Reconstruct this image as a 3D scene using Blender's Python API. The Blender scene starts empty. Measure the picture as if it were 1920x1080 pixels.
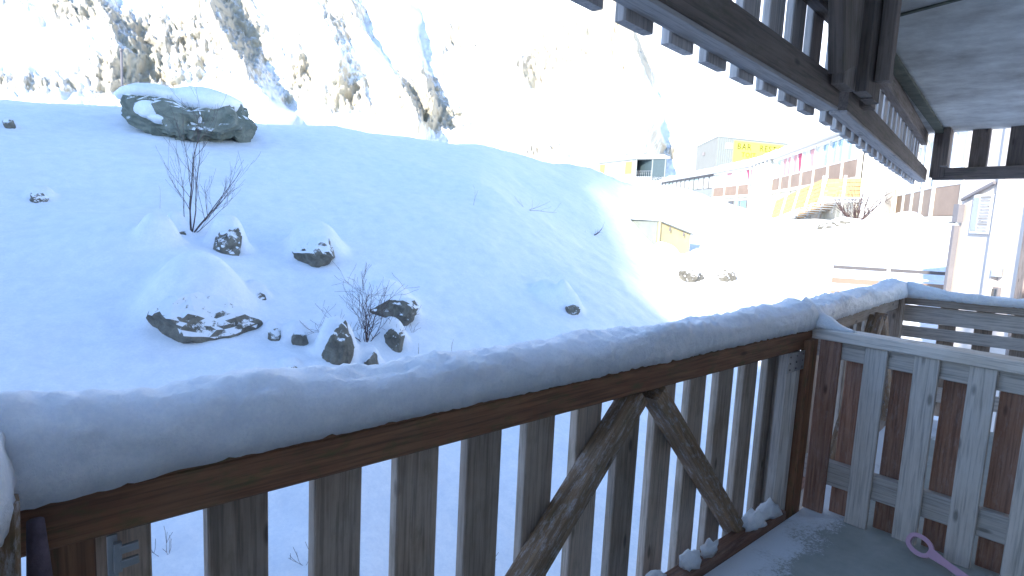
import bpy, bmesh, math, random
import numpy as np
from mathutils import Vector, Matrix, noise
R = math.radians
scene = bpy.context.scene
col = scene.collection
# ---------------------------------------------------------------- camera
YAW, PITCH, ROLL = R(42.319), R(-7.102), R(2.852)
cam_data = bpy.data.cameras.new('camera'); cam = bpy.data.objects.new('camera', cam_data); col.objects.link(cam)
cam_data.sensor_width = 36; cam_data.lens = 36*1147.9/1920; cam_data.clip_start = .03; cam_data.clip_end = 4000
_f = Vector((math.sin(YAW)*math.cos(PITCH), math.cos(YAW)*math.cos(PITCH), math.sin(PITCH)))
_r = Vector((math.cos(YAW), -math.sin(YAW), 0)); _u = _r.cross(_f)
_r2 = math.cos(ROLL)*_r+math.sin(ROLL)*_u; _u2 = -math.sin(ROLL)*_r+math.cos(ROLL)*_u
m = Matrix((_r2, _u2, -_f)).transposed().to_4x4(); m.translation = (0, 0, 1.6)
cam.matrix_world = m
scene.camera = cam
# ---------------------------------------------------------------- daylight
SUN_HEAD, SUN_EL = 72.0, 24.0          # the light travels towards this heading (clockwise from +Y)
world = bpy.data.worlds.new('World'); scene.world = world; world.use_nodes = True
nt = world.node_tree; nt.nodes.clear()
sky = nt.nodes.new('ShaderNodeTexSky'); sky.sky_type = 'NISHITA'; sky.sun_disc = False
sky.sun_elevation = R(SUN_EL); sky.sun_rotation = R(SUN_HEAD+180); sky.altitude = 2400; sky.dust_density = .1; sky.ozone_density = 2
bg = nt.nodes.new('ShaderNodeBackground'); bg.inputs[1].default_value = .15
wo = nt.nodes.new('ShaderNodeOutputWorld')
nt.links.new(sky.outputs[0], bg.inputs[0]); nt.links.new(bg.outputs[0], wo.inputs[0])
sd = bpy.data.lights.new('sun', 'SUN'); sd.energy = 2.6; sd.angle = R(.9); sd.color = (1, .95, .87)
sun = bpy.data.objects.new('sun', sd); col.objects.link(sun)
_d = Vector((math.sin(R(SUN_HEAD))*math.cos(R(SUN_EL)), math.cos(R(SUN_HEAD))*math.cos(R(SUN_EL)), -math.sin(R(SUN_EL))))
sun.rotation_euler = _d.to_track_quat('-Z', 'Y').to_euler(); sun.location = (-20, -30, 40)
vs = scene.view_settings; vs.view_transform = 'Standard'; vs.look = 'None'; vs.gamma = 1; vs.use_curve_mapping = False
vs.exposure = 1.92
scene.render.resolution_x = 1024; scene.render.resolution_y = 576
rnd = random.Random(7)

# ---------------------------------------------------------------- materials
def mat(name, rough=.7, base=(.5, .5, .5), metal=0):
    m = bpy.data.materials.new(name); m.use_nodes = True
    b = m.node_tree.nodes['Principled BSDF']
    b.inputs['Base Color'].default_value = (*base, 1); b.inputs['Roughness'].default_value = rough
    b.inputs['Metallic'].default_value = metal
    return m, m.node_tree, b
def N(nt, t, **kw):
    n = nt.nodes.new(t)
    for k, v in kw.items():
        if k in n.inputs: n.inputs[k].default_value = v
        else: setattr(n, k, v)
    return n
def coords(nt, scale=(1, 1, 1), rand=True):
    tc = N(nt, 'ShaderNodeTexCoord'); mp = N(nt, 'ShaderNodeMapping'); mp.inputs['Scale'].default_value = scale
    if rand:
        oi = N(nt, 'ShaderNodeObjectInfo'); mul = N(nt, 'ShaderNodeMath', operation='MULTIPLY'); mul.inputs[1].default_value = 37.0
        nt.links.new(oi.outputs['Random'], mul.inputs[0])
        add = N(nt, 'ShaderNodeVectorMath', operation='ADD')
        cb = N(nt, 'ShaderNodeCombineXYZ')
        for i in range(3): nt.links.new(mul.outputs[0], cb.inputs[i])
        nt.links.new(tc.outputs['Object'], add.inputs[0]); nt.links.new(cb.outputs[0], add.inputs[1])
        nt.links.new(add.outputs[0], mp.inputs[0])
    else: nt.links.new(tc.outputs['Object'], mp.inputs[0])
    return mp.outputs[0]
def noise_node(nt, vec, scale, detail=4, rough=.55, dist=0):
    n = N(nt, 'ShaderNodeTexNoise'); n.inputs['Scale'].default_value = scale; n.inputs['Detail'].default_value = detail
    n.inputs['Roughness'].default_value = rough; n.inputs['Distortion'].default_value = dist
    nt.links.new(vec, n.inputs['Vector']); return n.outputs[0]
def ramp(nt, fac, stops):
    r = N(nt, 'ShaderNodeValToRGB'); e = r.color_ramp.elements
    while len(e) < len(stops): e.new(.5)
    for i, (p, c) in enumerate(stops):
        e[i].position = p; e[i].color = (*c, 1) if len(c) == 3 else c
    nt.links.new(fac, r.inputs[0]); return r.outputs[0]
def mix(nt, fac, a, b, mode='MIX'):
    n = N(nt, 'ShaderNodeMix', data_type='RGBA', blend_type=mode)
    for s, v in ((n.inputs[0], fac), (n.inputs[6], a), (n.inputs[7], b)):
        if isinstance(v, (int, float)): s.default_value = v
        elif isinstance(v, tuple): s.default_value = (*v, 1)
        else: nt.links.new(v, s)
    return n.outputs[2]
def bump(nt, b, h, strength=.3, dist=.01):
    n = N(nt, 'ShaderNodeBump'); n.inputs['Strength'].default_value = strength; n.inputs['Distance'].default_value = dist
    nt.links.new(h, n.inputs['Height']); nt.links.new(n.outputs[0], b.inputs['Normal'])
g = lambda v: (v, v, v)
def wood(name, dark, light, grey, greyness=.5, frost=0., moss=0., rough=.75):
    m, nt, b = mat(name, rough)
    v1 = coords(nt, (1.2, 22, 22)); v2 = coords(nt, (4, 110, 110)); v3 = coords(nt, (1, 1, 1))
    n1 = noise_node(nt, v1, 1.6, 6, .6, 1.2); n2 = noise_node(nt, v2, 1.0, 3, .6); n3 = noise_node(nt, v3, 3.5, 5, .65)
    c = ramp(nt, n1, [(.3, dark), (.68, light)])
    c = mix(nt, ramp(nt, n3, [(.42-.2*greyness, g(0)), (.78-.2*greyness, g(greyness))]), c, grey)
    c = mix(nt, ramp(nt, n2, [(.36, g(.68)), (.52, g(1))]), (0, 0, 0), c)   # fine checks along the grain
    # knots and nail stains
    vk = coords(nt, (3.2, 9, 9)); vo = N(nt, 'ShaderNodeTexVoronoi'); vo.inputs['Scale'].default_value = 1.0; nt.links.new(vk, vo.inputs['Vector'])
    c = mix(nt, ramp(nt, vo.outputs['Distance'], [(.06, g(.75)), (.13, g(0))]), c, tuple(.35*x for x in dark))
    oi = N(nt, 'ShaderNodeObjectInfo')
    hs = N(nt, 'ShaderNodeHueSaturation'); mr = N(nt, 'ShaderNodeMapRange'); mr.inputs[3].default_value = .72; mr.inputs[4].default_value = 1.3
    nt.links.new(oi.outputs['Random'], mr.inputs[0]); nt.links.new(mr.outputs[0], hs.inputs['Value']); nt.links.new(c, hs.inputs['Color']); c = hs.outputs[0]
    if moss:
        n4 = noise_node(nt, coords(nt, (3, 8, 8)), 2.4, 6, .7)
        c = mix(nt, ramp(nt, n4, [(.52, g(0)), (.66, g(moss))]), c, (.09, .10, .035))
    if frost:
        n5 = noise_node(nt, coords(nt, (3, 10, 10)), 5, 8, .8); 
        c = mix(nt, ramp(nt, n5, [(.50, g(0)), (.68, g(frost))]), c, (.66, .69, .74))
    nt.links.new(c, b.inputs['Base Color'])
    bump(nt, b, n2, .5, .0015)
    return m
def snow(name, scale=1., grain=.5, sss=0.):
    m, nt, b = mat(name, .55, (.86, .88, .90))
    v = coords(nt, (1, 1, 1), False)
    n1 = noise_node(nt, v, 13*scale, 6, .68); n2 = noise_node(nt, v, 85*scale, 6, .8)
    mx = N(nt, 'ShaderNodeMath', operation='MULTIPLY'); nt.links.new(n1, mx.inputs[0]); nt.links.new(n2, mx.inputs[1])
    c = ramp(nt, mx.outputs[0], [(.14, (.77, .80, .84)), (.36, (.91, .92, .93))]); nt.links.new(c, b.inputs['Base Color'])
    a = N(nt, 'ShaderNodeMath', operation='ADD'); mu = N(nt, 'ShaderNodeMath', operation='MULTIPLY'); mu.inputs[1].default_value = .35
    nt.links.new(n2, mu.inputs[0]); nt.links.new(n1, a.inputs[0]); nt.links.new(mu.outputs[0], a.inputs[1])
    bump(nt, b, a.outputs[0], grain, .014/scale)
    b.inputs['Specular IOR Level'].default_value = .3
    if sss:
        b.inputs['Subsurface Weight'].default_value = sss; b.inputs['Subsurface Radius'].default_value = (.08, .09, .10); b.inputs['Subsurface Scale'].default_value = 1.0
    return m
M = {}
M['rail'] = wood('red_brown_rail_wood', (.17, .065, .035), (.34, .155, .075), (.26, .19, .11), .35, 0, .6)
M['slat'] = wood('weathered_slat_wood', (.25, .18, .13), (.48, .36, .27), (.52, .45, .39), .6, .0, .25)
M['brace'] = wood('frosted_brace_wood', (.16, .09, .045), (.36, .22, .115), (.38, .32, .25), .4, .6, .3)
M['board'] = wood('grey_divider_wood', (.42, .36, .30), (.60, .53, .47), (.62, .57, .52), .7, .12, 0)
M['brown'] = wood('brown_board_wood', (.17, .075, .045), (.36, .18, .11), (.33, .24, .20), .35, .12, .1)
M['dark'] = wood('dark_upper_wood', (.16, .12, .10), (.31, .24, .20), (.34, .29, .26), .5, 0, .35)
M['grey'] = wood('grey_upper_wood', (.56, .49, .46), (.75, .68, .64), (.72, .68, .65), .6, .2, .1)
M['snow'] = snow('snow_field', .35, .35)
M['railsnow'] = snow('granular_rail_snow', 1.15, 1.0, .75)
def plain(key, name, base, rough=.7, var=.12, sc=3., metal=0, bmp=.15):
    m, nt, b = mat(name, rough, base, metal)
    n = noise_node(nt, coords(nt, (1, 1, 1)), sc, 6, .65)
    c = ramp(nt, n, [(.3, tuple(x*(1-var) for x in base)), (.7, tuple(min(1, x*(1+var)) for x in base))])
    nt.links.new(c, b.inputs['Base Color']); bump(nt, b, n, bmp, .01); M[key] = m; return m
plain('concrete', 'soffit_concrete', (.78, .74, .67), .85, .42, 3.2)
plain('slabedge', 'mossy_concrete_edge', (.16, .17, .13), .9, .4, 9)
plain('render', 'pale_render_wall', (.82, .81, .79), .85, .06, 2)
plain('beige', 'warm_beige_render', (.74, .65, .57), .85, .06, 2)
plain('cream', 'cream_facade_paint', (.72, .68, .58), .7, .05, 2)
plain('white', 'white_painted_trim', (.78, .77, .74), .6, .04, 3)
plain('panelbrown', 'brown_parapet_panel', (.30, .21, .155), .6, .12, 1.5)
plain('orange', 'orange_timber_panel', (.60, .36, .15), .6, .15, 5)
plain('darkframe', 'dark_window_frame', (.12, .11, .11), .5, .1, 4)
plain('boxgrey', 'olive_grey_container_paint', (.27, .27, .24), .55, .06, 2)
plain('yellow', 'yellow_sign_panel', (.78, .80, .10), .5, .03, 4)
plain('letter', 'dark_yellow_lettering', (.13, .11, .01), .5, .05, 6)
plain('bluegrey', 'blue_grey_lettering', (.12, .20, .34), .5, .05, 6)
plain('kiosk', 'kiosk_metal', (.27, .29, .28), .5, .08, 2)
plain('kioskdark', 'kiosk_porch_painted_shade', (.06, .09, .10), .5, .1, 3)  # porch shade put into the dark wall colour
plain('pink', 'pink_curtain', (.50, .07, .14), .8, .2, 4)
plain('blush', 'pale_pink_curtain', (.60, .32, .32), .8, .1, 4)
plain('blind', 'white_blind', (.74, .75, .72), .8, .05, 4)
plain('mint', 'pale_green_blind', (.52, .62, .56), .8, .08, 3)
plain('steel', 'galvanised_steel', (.42, .43, .44), .4, .15, 12, .7)
plain('gutter', 'dark_gutter', (.22, .20, .20), .5, .1, 4)
plain('shovelpink', 'faded_pink_plastic', (.58, .34, .44), .4, .05, 8)
plain('shovelblade', 'dark_plastic_blade', (.03, .03, .045), .4, .1, 8)
plain('shedfront', 'pale_ochre_shed_board', (.60, .48, .25), .75, .08, 2)
plain('shedside', 'grey_green_shed_side', (.25, .27, .24), .75, .1, 3)
plain('twig', 'bare_twig_bark', (.09, .055, .05), .8, .2, 8)
plain('birch', 'dark_young_birch_bark', (.10, .075, .07), .8, .2, 8)
plain('straw', 'dry_grass_stem', (.30, .24, .15), .8, .2, 8)
plain('bark', 'purple_grey_log_bark', (.10, .07, .085), .8, .45, 18, 0, .8)
def glass(key, name, base):
    m, nt, b = mat(name, .08, base); b.inputs['Specular IOR Level'].default_value = .9; M[key] = m
glass('glassblue', 'painted_sky_blue_glass', (.20, .40, .50)); glass('glassdark', 'dark_window_glass', (.05, .06, .07)); glass('glasspale', 'pale_window_glass', (.45, .47, .44))  # blue glass has the sky reflection put into its base colour
# rock
def snowmask(nt, v, lo=1.18):
    r_ = N(nt, 'ShaderNodeMapRange'); r_.inputs[1].default_value = lo; r_.inputs[2].default_value = lo+.12; nt.links.new(v, r_.inputs[0]); return r_.outputs[0]
def rockmat(name, dark, light, sc, lo=1.18):
    m, nt, b = mat(name, .9)
    v = coords(nt, (1, 1, 1)); n1 = noise_node(nt, v, sc, 8, .7, .4); n2 = noise_node(nt, v, sc*4, 6, .7)
    c = ramp(nt, n1, [(.3, dark), (.5, tuple((a+b)/2 for a, b in zip(dark, light))), (.72, light)])
    c = mix(nt, ramp(nt, n2, [(.55, g(0)), (.75, g(.35))]), c, (.16, .17, .08))
    ge = N(nt, 'ShaderNodeNewGeometry'); sx = N(nt, 'ShaderNodeSeparateXYZ'); nt.links.new(ge.outputs['Normal'], sx.inputs[0])
    n3 = noise_node(nt, v, sc*1.3, 6, .75); q = N(nt, 'ShaderNodeMath', operation='MULTIPLY_ADD'); q.inputs[1].default_value = 1.5
    nt.links.new(n3, q.inputs[0]); nt.links.new(sx.outputs[2], q.inputs[2])
    c = mix(nt, ramp(nt, q.outputs[0], [(.5, g(0)), (.5, g(0))]), c, (.86, .88, .90)) if 0 else mix(nt, snowmask(nt, q.outputs[0], lo), c, (.86, .88, .90))
    nt.links.new(c, b.inputs['Base Color']); bump(nt, b, n1, .9, .04); return m
M['rock'] = rockmat('lichen_rock', (.065, .06, .05), (.27, .25, .20), 6)
M['bigrock'] = rockmat('big_grey_green_rock', (.08, .10, .08), (.27, .28, .23), 3, 1.42)
# mountain: snow and tan rock, by slope, noise and the rock areas of the face
m, nt, b = mat('mountain_snow_and_rock', .8)
at = N(nt, 'ShaderNodeAttribute'); at.attribute_name = 'rock'
v = coords(nt, (1, 1, .6), False)
n1 = noise_node(nt, v, .10, 9, .72, .6); n2 = noise_node(nt, v, .55, 9, .82)
ge = N(nt, 'ShaderNodeNewGeometry')
sx = N(nt, 'ShaderNodeSeparateXYZ'); nt.links.new(ge.outputs['Normal'], sx.inputs[0])
def ma(op, a, b_):
    n = N(nt, 'ShaderNodeMath', operation=op)
    for i, q in enumerate((a, b_)):
        if isinstance(q, (int, float)): n.inputs[i].default_value = q
        else: nt.links.new(q, n.inputs[i])
    return n.outputs[0]
k = ma('ADD', ma('MULTIPLY', at.outputs['Fac'], .21), ma('ADD', ma('MULTIPLY', n1, .60), ma('MULTIPLY', n2, .55)))
k = ma('SUBTRACT', k, ma('MULTIPLY', sx.outputs[2], .10))
fac = ramp(nt, k, [(.635, g(0)), (.74, g(1))])
rc = ramp(nt, noise_node(nt, v, .06, 6, .7), [(.35, (.36, .34, .30)), (.5, (.50, .44, .33)), (.62, (.40, .39, .33)), (.75, (.54, .46, .34))])
c = mix(nt, fac, (.86, .88, .90), rc); nt.links.new(c, b.inputs['Base Color']); bump(nt, b, n2, .5, 1.5)
M['mountain'] = m
# deck floor: grey-green concrete with blown frost along the outer edge
m, nt, b = mat('frosted_deck_floor', .8)
v = coords(nt, (1, 1, 1), False); n1 = noise_node(nt, v, 5, 7, .65); n2 = noise_node(nt, v, 55, 9, .82, .2); n3 = noise_node(nt, v, 3.2, 3, .5)
sx = N(nt, 'ShaderNodeSeparateXYZ'); nt.links.new(v, sx.inputs[0])
c = ramp(nt, n1, [(.3, (.30, .32, .29)), (.7, (.45, .46, .42))])
edge = ma('ADD', ma('MULTIPLY', ma('SUBTRACT', sx.outputs[1], 1.17), 1.9), ma('MULTIPLY', ma('SUBTRACT', n3, .5), 1.1))
fr = ramp(nt, ma('ADD', n2, edge), [(.40, g(0)), (.47, g(.7)), (.62, g(.95))])
c = mix(nt, fr, c, (.80, .83, .86)); nt.links.new(c, b.inputs['Base Color']); bump(nt, b, n2, .5, .006)
M['floor'] = m

# ---------------------------------------------------------------- object helpers
WM = {}
def finish(o, parent, world):
    col.objects.link(o)
    if parent is not None:
        o.parent = parent; o.matrix_local = WM[parent.name].inverted() @ world
    else: o.matrix_world = world
    WM[o.name] = world.copy(); return o
def tag(o, label, cat, group=None):
    o['label'] = label; o['category'] = cat
    if group: o['group'] = group
    return o
def thing(name, loc, label, cat, group=None):
    o = bpy.data.objects.new(name, None); o.empty_display_size = .2
    finish(o, None, Matrix.Translation(loc)); return tag(o, label, cat, group)
def mesh_obj(name, verts, faces, material, parent=None, world=None, smooth=False):
    me = bpy.data.meshes.new(name); me.from_pydata([tuple(v) for v in verts], [], faces); me.validate(); me.materials.append(material)
    if smooth: me.polygons.foreach_set('use_smooth', [True]*len(me.polygons))
    o = bpy.data.objects.new(name, me); return finish(o, parent, world or Matrix.Identity(4))
_boards = {}
def board_mesh(L, W, T, material, ch=None):
    key = (round(L, 3), round(W, 3), round(T, 3), material.name)
    if key in _boards: return _boards[key]
    c = ch if ch is not None else min(.004, T*.2, W*.2)
    w, t, l = W/2, T/2, L/2
    ring = [(w-c, -t), (w, -t+c), (w, t-c), (w-c, t), (-w+c, t), (-w, t-c), (-w, -t+c), (-w+c, -t)]
    v = [(x, y, z) for x in (-l, l) for y, z in ring]
    f = [(i, (i+1) % 8, 8+(i+1) % 8, 8+i) for i in range(8)]+[tuple(range(7, -1, -1)), tuple(range(8, 16))]
    me = bpy.data.meshes.new('board'); me.from_pydata(v, [], [q[::-1] for q in f]); me.materials.append(material)
    bm = bmesh.new(); bm.from_mesh(me); bmesh.ops.recalc_face_normals(bm, faces=bm.faces); bm.to_mesh(me); bm.free()
    _boards[key] = me; return me
def board(name, p0, p1, wdir, W, T, material, parent=None, ch=None):
    """a plank from p0 to p1 (centre line), W along wdir, T across"""
    p0, p1 = Vector(p0), Vector(p1); x = (p1-p0); L = x.length; x.normalize()
    wd = Vector(wdir); y = (wd-x*wd.dot(x)).normalized(); z = x.cross(y)
    mw = Matrix((x, y, z)).transposed().to_4x4(); mw.translation = (p0+p1)/2
    me = board_mesh(L, W, T, material, ch); o = bpy.data.objects.new(name, me); return finish(o, parent, mw)
def box(name, lo, hi, material, parent=None, ch=.004):
    lo, hi = Vector(lo), Vector(hi); c = (lo+hi)/2; d = hi-lo
    me = board_mesh(d.x, d.y, d.z, material, min(ch, min(d)*.2)); o = bpy.data.objects.new(name, me)
    return finish(o, parent, Matrix.Translation(c))
def prism(name, poly, z0, z1, material, parent=None):
    n = len(poly); a = sum(poly[i][0]*poly[(i+1) % n][1]-poly[(i+1) % n][0]*poly[i][1] for i in range(n))
    if a < 0:
        poly = poly[::-1]
        if isinstance(z0, (list, tuple)): z0 = z0[::-1]
        if isinstance(z1, (list, tuple)): z1 = z1[::-1]
    z0l = z0 if isinstance(z0, (list, tuple)) else [z0]*n; z1l = z1 if isinstance(z1, (list, tuple)) else [z1]*n
    v = [(x, y, z) for (x, y), z in zip(poly, z0l)]+[(x, y, z) for (x, y), z in zip(poly, z1l)]
    f = [tuple(range(n-1, -1, -1)), tuple(range(n, 2*n))]+[(i, (i+1) % n, n+(i+1) % n, n+i) for i in range(n)]
    return mesh_obj(name, v, f, material, parent)
def tube_data(pts, radii, n=6):
    V, F = [], []; pts = [Vector(p) for p in pts]
    for i, p in enumerate(pts):
        t = (pts[min(i+1, len(pts)-1)]-pts[max(i-1, 0)]).normalized()
        a = t.orthogonal().normalized() if abs(t.z) > .9 else Vector((0, 0, 1)).cross(t).normalized(); b_ = t.cross(a)
        for k in range(n):
            th = 2*math.pi*k/n; V.append(p+(a*math.cos(th)+b_*math.sin(th))*radii[i])
    for i in range(len(pts)-1):
        for k in range(n): F.append((i*n+k, i*n+(k+1) % n, (i+1)*n+(k+1) % n, (i+1)*n+k))
    F.append(tuple(range(n-1, -1, -1))); F.append(tuple(range((len(pts)-1)*n, len(pts)*n)))
    return V, F
def tube(name, pts, radii, material, parent=None, n=6, smooth=True):
    if isinstance(radii, (int, float)): radii = [radii]*len(pts)
    V, F = tube_data(pts, radii, n); return mesh_obj(name, V, F, material, parent, smooth=smooth)
def merge(lst):
    V, F = [], []
    for v, f in lst:
        o = len(V); V += list(v); F += [tuple(i+o for i in q) for q in f]
    return V, F
def boxdata(lo, hi):
    x0, y0, z0 = lo; x1, y1, z1 = hi
    return ([(x0, y0, z0), (x1, y0, z0), (x1, y1, z0), (x0, y1, z0), (x0, y0, z1), (x1, y0, z1), (x1, y1, z1), (x0, y1, z1)],
            [(0, 3, 2, 1), (4, 5, 6, 7), (0, 1, 5, 4), (1, 2, 6, 5), (2, 3, 7, 6), (3, 0, 4, 7)])
def blob_data(c, r, sub=3, amp=.15, fr=1.5, seed=0, sq=2.0, zmin=None):
    """a lumpy rounded body"""
    bm = bmesh.new(); bmesh.ops.create_icosphere(bm, subdivisions=sub, radius=1)
    off = Vector((seed*3.7, seed*1.3, -seed*2.1)); V = []
    for v in bm.verts:
        p = v.co.normalized()
        if sq != 2: 
            k = (abs(p.x)**sq+abs(p.y)**sq+abs(p.z)**sq)**(-1/sq); p = p*k
        d = noise.fractal(v.co*fr+off, .9, 2.0, 4)
        p = p*(1+amp*d*1.6)
        q = Vector((p.x*r[0], p.y*r[1], p.z*r[2]))
        V.append(Vector(c)+q)
    F = [tuple(v.index for v in f.verts) for f in bm.faces]; bm.free(); return V, F
def rock_data(c, r, seed, sub=4, cuts=13):
    rg = random.Random(seed*91+5); bm = bmesh.new(); bmesh.ops.create_icosphere(bm, subdivisions=sub, radius=1)
    pl_ = []
    for _ in range(cuts):
        n_ = Vector((rg.gauss(0, 1), rg.gauss(0, 1), rg.gauss(0, .8))).normalized(); pl_.append((n_, rg.uniform(.52, .86)))
    off = Vector((seed*3.7, seed*1.3, -seed*2.1)); V = []
    for v in bm.verts:
        p = v.co.copy()
        for n_, d_ in pl_:
            e = p.dot(n_)-d_
            if e > 0: p -= n_*e*.93
        p = p*(1+.10*noise.fractal(v.co*2.6+off, .8, 2.1, 5)-.07*abs(noise.fractal(v.co*4+off, .8, 2, 3)))*1.2
        V.append(Vector(c)+Vector((p.x*r[0], p.y*r[1], p.z*r[2])))
    F = [tuple(v.index for v in f.verts) for f in bm.faces]; bm.free(); return V, F
def rotz(V, c, ang):
    ca, sa = math.cos(ang), math.sin(ang)
    return [Vector((c[0]+(v[0]-c[0])*ca-(v[1]-c[1])*sa, c[1]+(v[0]-c[0])*sa+(v[1]-c[1])*ca, v[2])) for v in V]

def _hash(ix, iy, seed):
    n = (ix.astype(np.int64)*374761393 + iy.astype(np.int64)*668265263 + seed*1442695041) & 0xffffffff
    n = ((n ^ (n >> 13))*1274126177) & 0xffffffff
    return ((n ^ (n >> 16)) & 0xffff)/65535.0
def vnoise(x, y, seed=0):
    x = np.asarray(x, float); y = np.asarray(y, float)
    ix = np.floor(x).astype(np.int64); iy = np.floor(y).astype(np.int64)
    fx = x-ix; fy = y-iy
    u = fx*fx*fx*(fx*(fx*6-15)+10); v = fy*fy*fy*(fy*(fy*6-15)+10)
    a = _hash(ix, iy, seed); b = _hash(ix+1, iy, seed); c = _hash(ix, iy+1, seed); d = _hash(ix+1, iy+1, seed)
    return (a*(1-u)+b*u)*(1-v)+(c*(1-u)+d*u)*v
def fbm(x, y, octv=4, seed=0, gain=.5):
    s = 0; a = 1; t = 0
    for k in range(octv):
        s = s+a*(vnoise(x*2**k+k*17.3, y*2**k-k*9.1, seed+k)-.5); t += a; a *= gain
    return s/t*2
# ground profiles: heading (deg clockwise from +Y) -> (range, height) knots
PROF = [
 (-180, [(0,-2.7),(40,-2.7),(90,-5),(2000,-6)]),
 (-110, [(0,-2.7),(40,-2.7),(90,-5),(2000,-6)]),
 (-60,  [(0,-2.9),(5,-2.2),(9,-.6),(14,1.2),(20,2.4),(30,1.0),(60,-4),(2000,-6)]),
 (2.4,  [(0,-2.8),(2.5,-2.5),(5,-1.5),(9,.0),(14,2.0),(19,3.7),(23,3.8),(35,2.0),(70,-5),(2000,-6)]),
 (13.5, [(0,-2.8),(2.5,-2.5),(5,-1.5),(9,.0),(14,2.0),(19,3.85),(23,3.95),(35,2.0),(70,-5),(2000,-6)]),
 (26.7, [(0,-2.8),(2.5,-2.5),(5,-1.5),(9,-.1),(15,2.1),(20,4.0),(24,4.3),(38,2.0),(75,-5),(2000,-6)]),
 (39.3, [(0,-2.8),(2.5,-2.5),(5,-1.8),(9,-.5),(16,2.0),(21,3.6),(26,4.3),(42,2.0),(80,-5),(2000,-6)]),
 (49.3, [(0,-2.8),(3,-2.6),(6,-1.7),(10,-.5),(18,.9),(26,3.1),(32,4.15),(50,3.5),(90,7.4),(125,7.6),(160,0),(2000,-6)]),
 (56.5, [(0,-2.8),(3,-2.7),(7,-1.6),(12,-.8),(18,-.4),(28,.2),(36,2.5),(40,3.8),(50,4.0),(80,4.0),(96,7.4),(125,7.6),(160,0),(2000,-6)]),
 (63.3, [(0,-2.8),(4,-2.7),(9,-1.6),(18,-.4),(28,.7),(36,2.0),(44,2.4),(52,2.4),(95,2),(2000,-6)]),
 (69.9, [(0,-2.8),(4,-2.7),(9,-1.8),(17,-.9),(24,.6),(29,1.6),(33,1.9),(60,2),(95,2),(2000,-6)]),
 (76.9, [(0,-2.8),(4,-2.7),(9,-2.0),(17,-.9),(20,.3),(23,1.9),(60,2.2),(95,2),(2000,-6)]),
 (84.5, [(0,-2.8),(4,-2.7),(12,-2.0),(20,1.5),(60,2.2),(95,2),(2000,-6)]),
 (110,  [(0,-2.8),(4,-2.7),(12,-2.4),(20,1),(60,2.2),(95,2),(2000,-6)]),
 (150,  [(0,-2.7),(40,-2.7),(90,-5),(2000,-6)]),
 (180,  [(0,-2.7),(40,-2.7),(90,-5),(2000,-6)])]
_LR = np.linspace(0, math.log(2001), 420)
_R = np.exp(_LR)-1
_H = np.arange(-180, 181, 1.0)
def _table():
    cols = []
    for h, kn in PROF:
        k = np.array(kn); cols.append(np.interp(_R, k[:, 0], k[:, 1]))
    cols = np.array(cols); hs = np.array([p[0] for p in PROF])
    T = np.array([np.interp(_H, hs, cols[:, j]) for j in range(len(_R))]).T
    w = np.hanning(7); w /= w.sum()
    T = np.apply_along_axis(lambda a: np.convolve(np.pad(a, 3, mode='edge'), w, 'valid'), 0, T)
    w = np.hanning(11); w /= w.sum()
    T = np.apply_along_axis(lambda a: np.convolve(np.pad(a, 5, mode='edge'), w, 'valid'), 1, T)
    return T
_T = _table()
MOUNDS = []   # (x, y, radius, height) drifted snow over buried stones
def ground_z(x, y, mounds=True):
    x = np.asarray(x, float); y = np.asarray(y, float)
    r = np.hypot(x, y); h = np.degrees(np.arctan2(x, y))
    fi = np.clip(np.log(r+1)/_LR[1], 0, len(_R)-1.001); i = fi.astype(int); f = fi-i
    gj = np.clip(h+180, 0, 359.999); j = gj.astype(int); g = gj-j
    z = (_T[j, i]*(1-f)+_T[j, i+1]*f)*(1-g)+(_T[j+1, i]*(1-f)+_T[j+1, i+1]*f)*g
    fade = np.clip((r-2)/6, 0, 1)*np.clip((200-r)/100, 0, 1)
    z = z+fade*(.30*fbm(x/5.5, y/5.5, 3, 3)+.07*fbm(x/1.3, y/1.3, 3, 9))+np.clip((30-r)/15, 0, 1)*.022*fbm(x/.38, y/.38, 3, 14)
    for mo_ in (MOUNDS if mounds else []):
        mx, my, mr, mh = mo_[:4]
        q = ((x-mx)**2+(y-my)**2)/mr**2
        b = mh*np.exp(-(q*q if mr < .79 else q))
        if len(mo_) > 4:                      # steep front where the stone looks out
            rm = math.hypot(mx, my); a = (x*mx+y*my)/rm; k = np.clip((a-mo_[4])/mo_[5], 0, 1)
            b = b*k*k*(3-2*k)
        z = z+b
    return z
# ================================================================ GROUND
def polar_mesh(name, rs, hs, fz, material, closed=True):
    RR, HH = np.meshgrid(rs, hs); X = RR*np.sin(HH); Y = RR*np.cos(HH); Z = fz(X, Y)
    nh, nr = RR.shape; co = np.stack([X, Y, Z], -1).reshape(-1, 3)
    jj, ii = np.meshgrid(np.arange(nh if closed else nh-1), np.arange(nr-1), indexing='ij')
    j2 = (jj+1) % nh
    F = np.stack([jj*nr+ii, j2*nr+ii, j2*nr+ii+1, jj*nr+ii+1], -1).reshape(-1, 4)[:, ::-1]
    return grid_obj(name, co, F, material)
def grid_obj(name, co, F, material):
    me = bpy.data.meshes.new(name); nv, nf = len(co), len(F)
    me.vertices.add(nv); me.vertices.foreach_set('co', co.astype(np.float32).ravel())
    me.loops.add(nf*4); me.loops.foreach_set('vertex_index', F.astype(np.int32).ravel())
    me.polygons.add(nf); me.polygons.foreach_set('loop_start', np.arange(0, nf*4, 4, dtype=np.int32))
    me.update(calc_edges=True)
    me.polygons.foreach_set('use_smooth', [True]*nf); me.materials.append(material)
    return finish(bpy.data.objects.new(name, me), None, Matrix.Identity(4))
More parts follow.
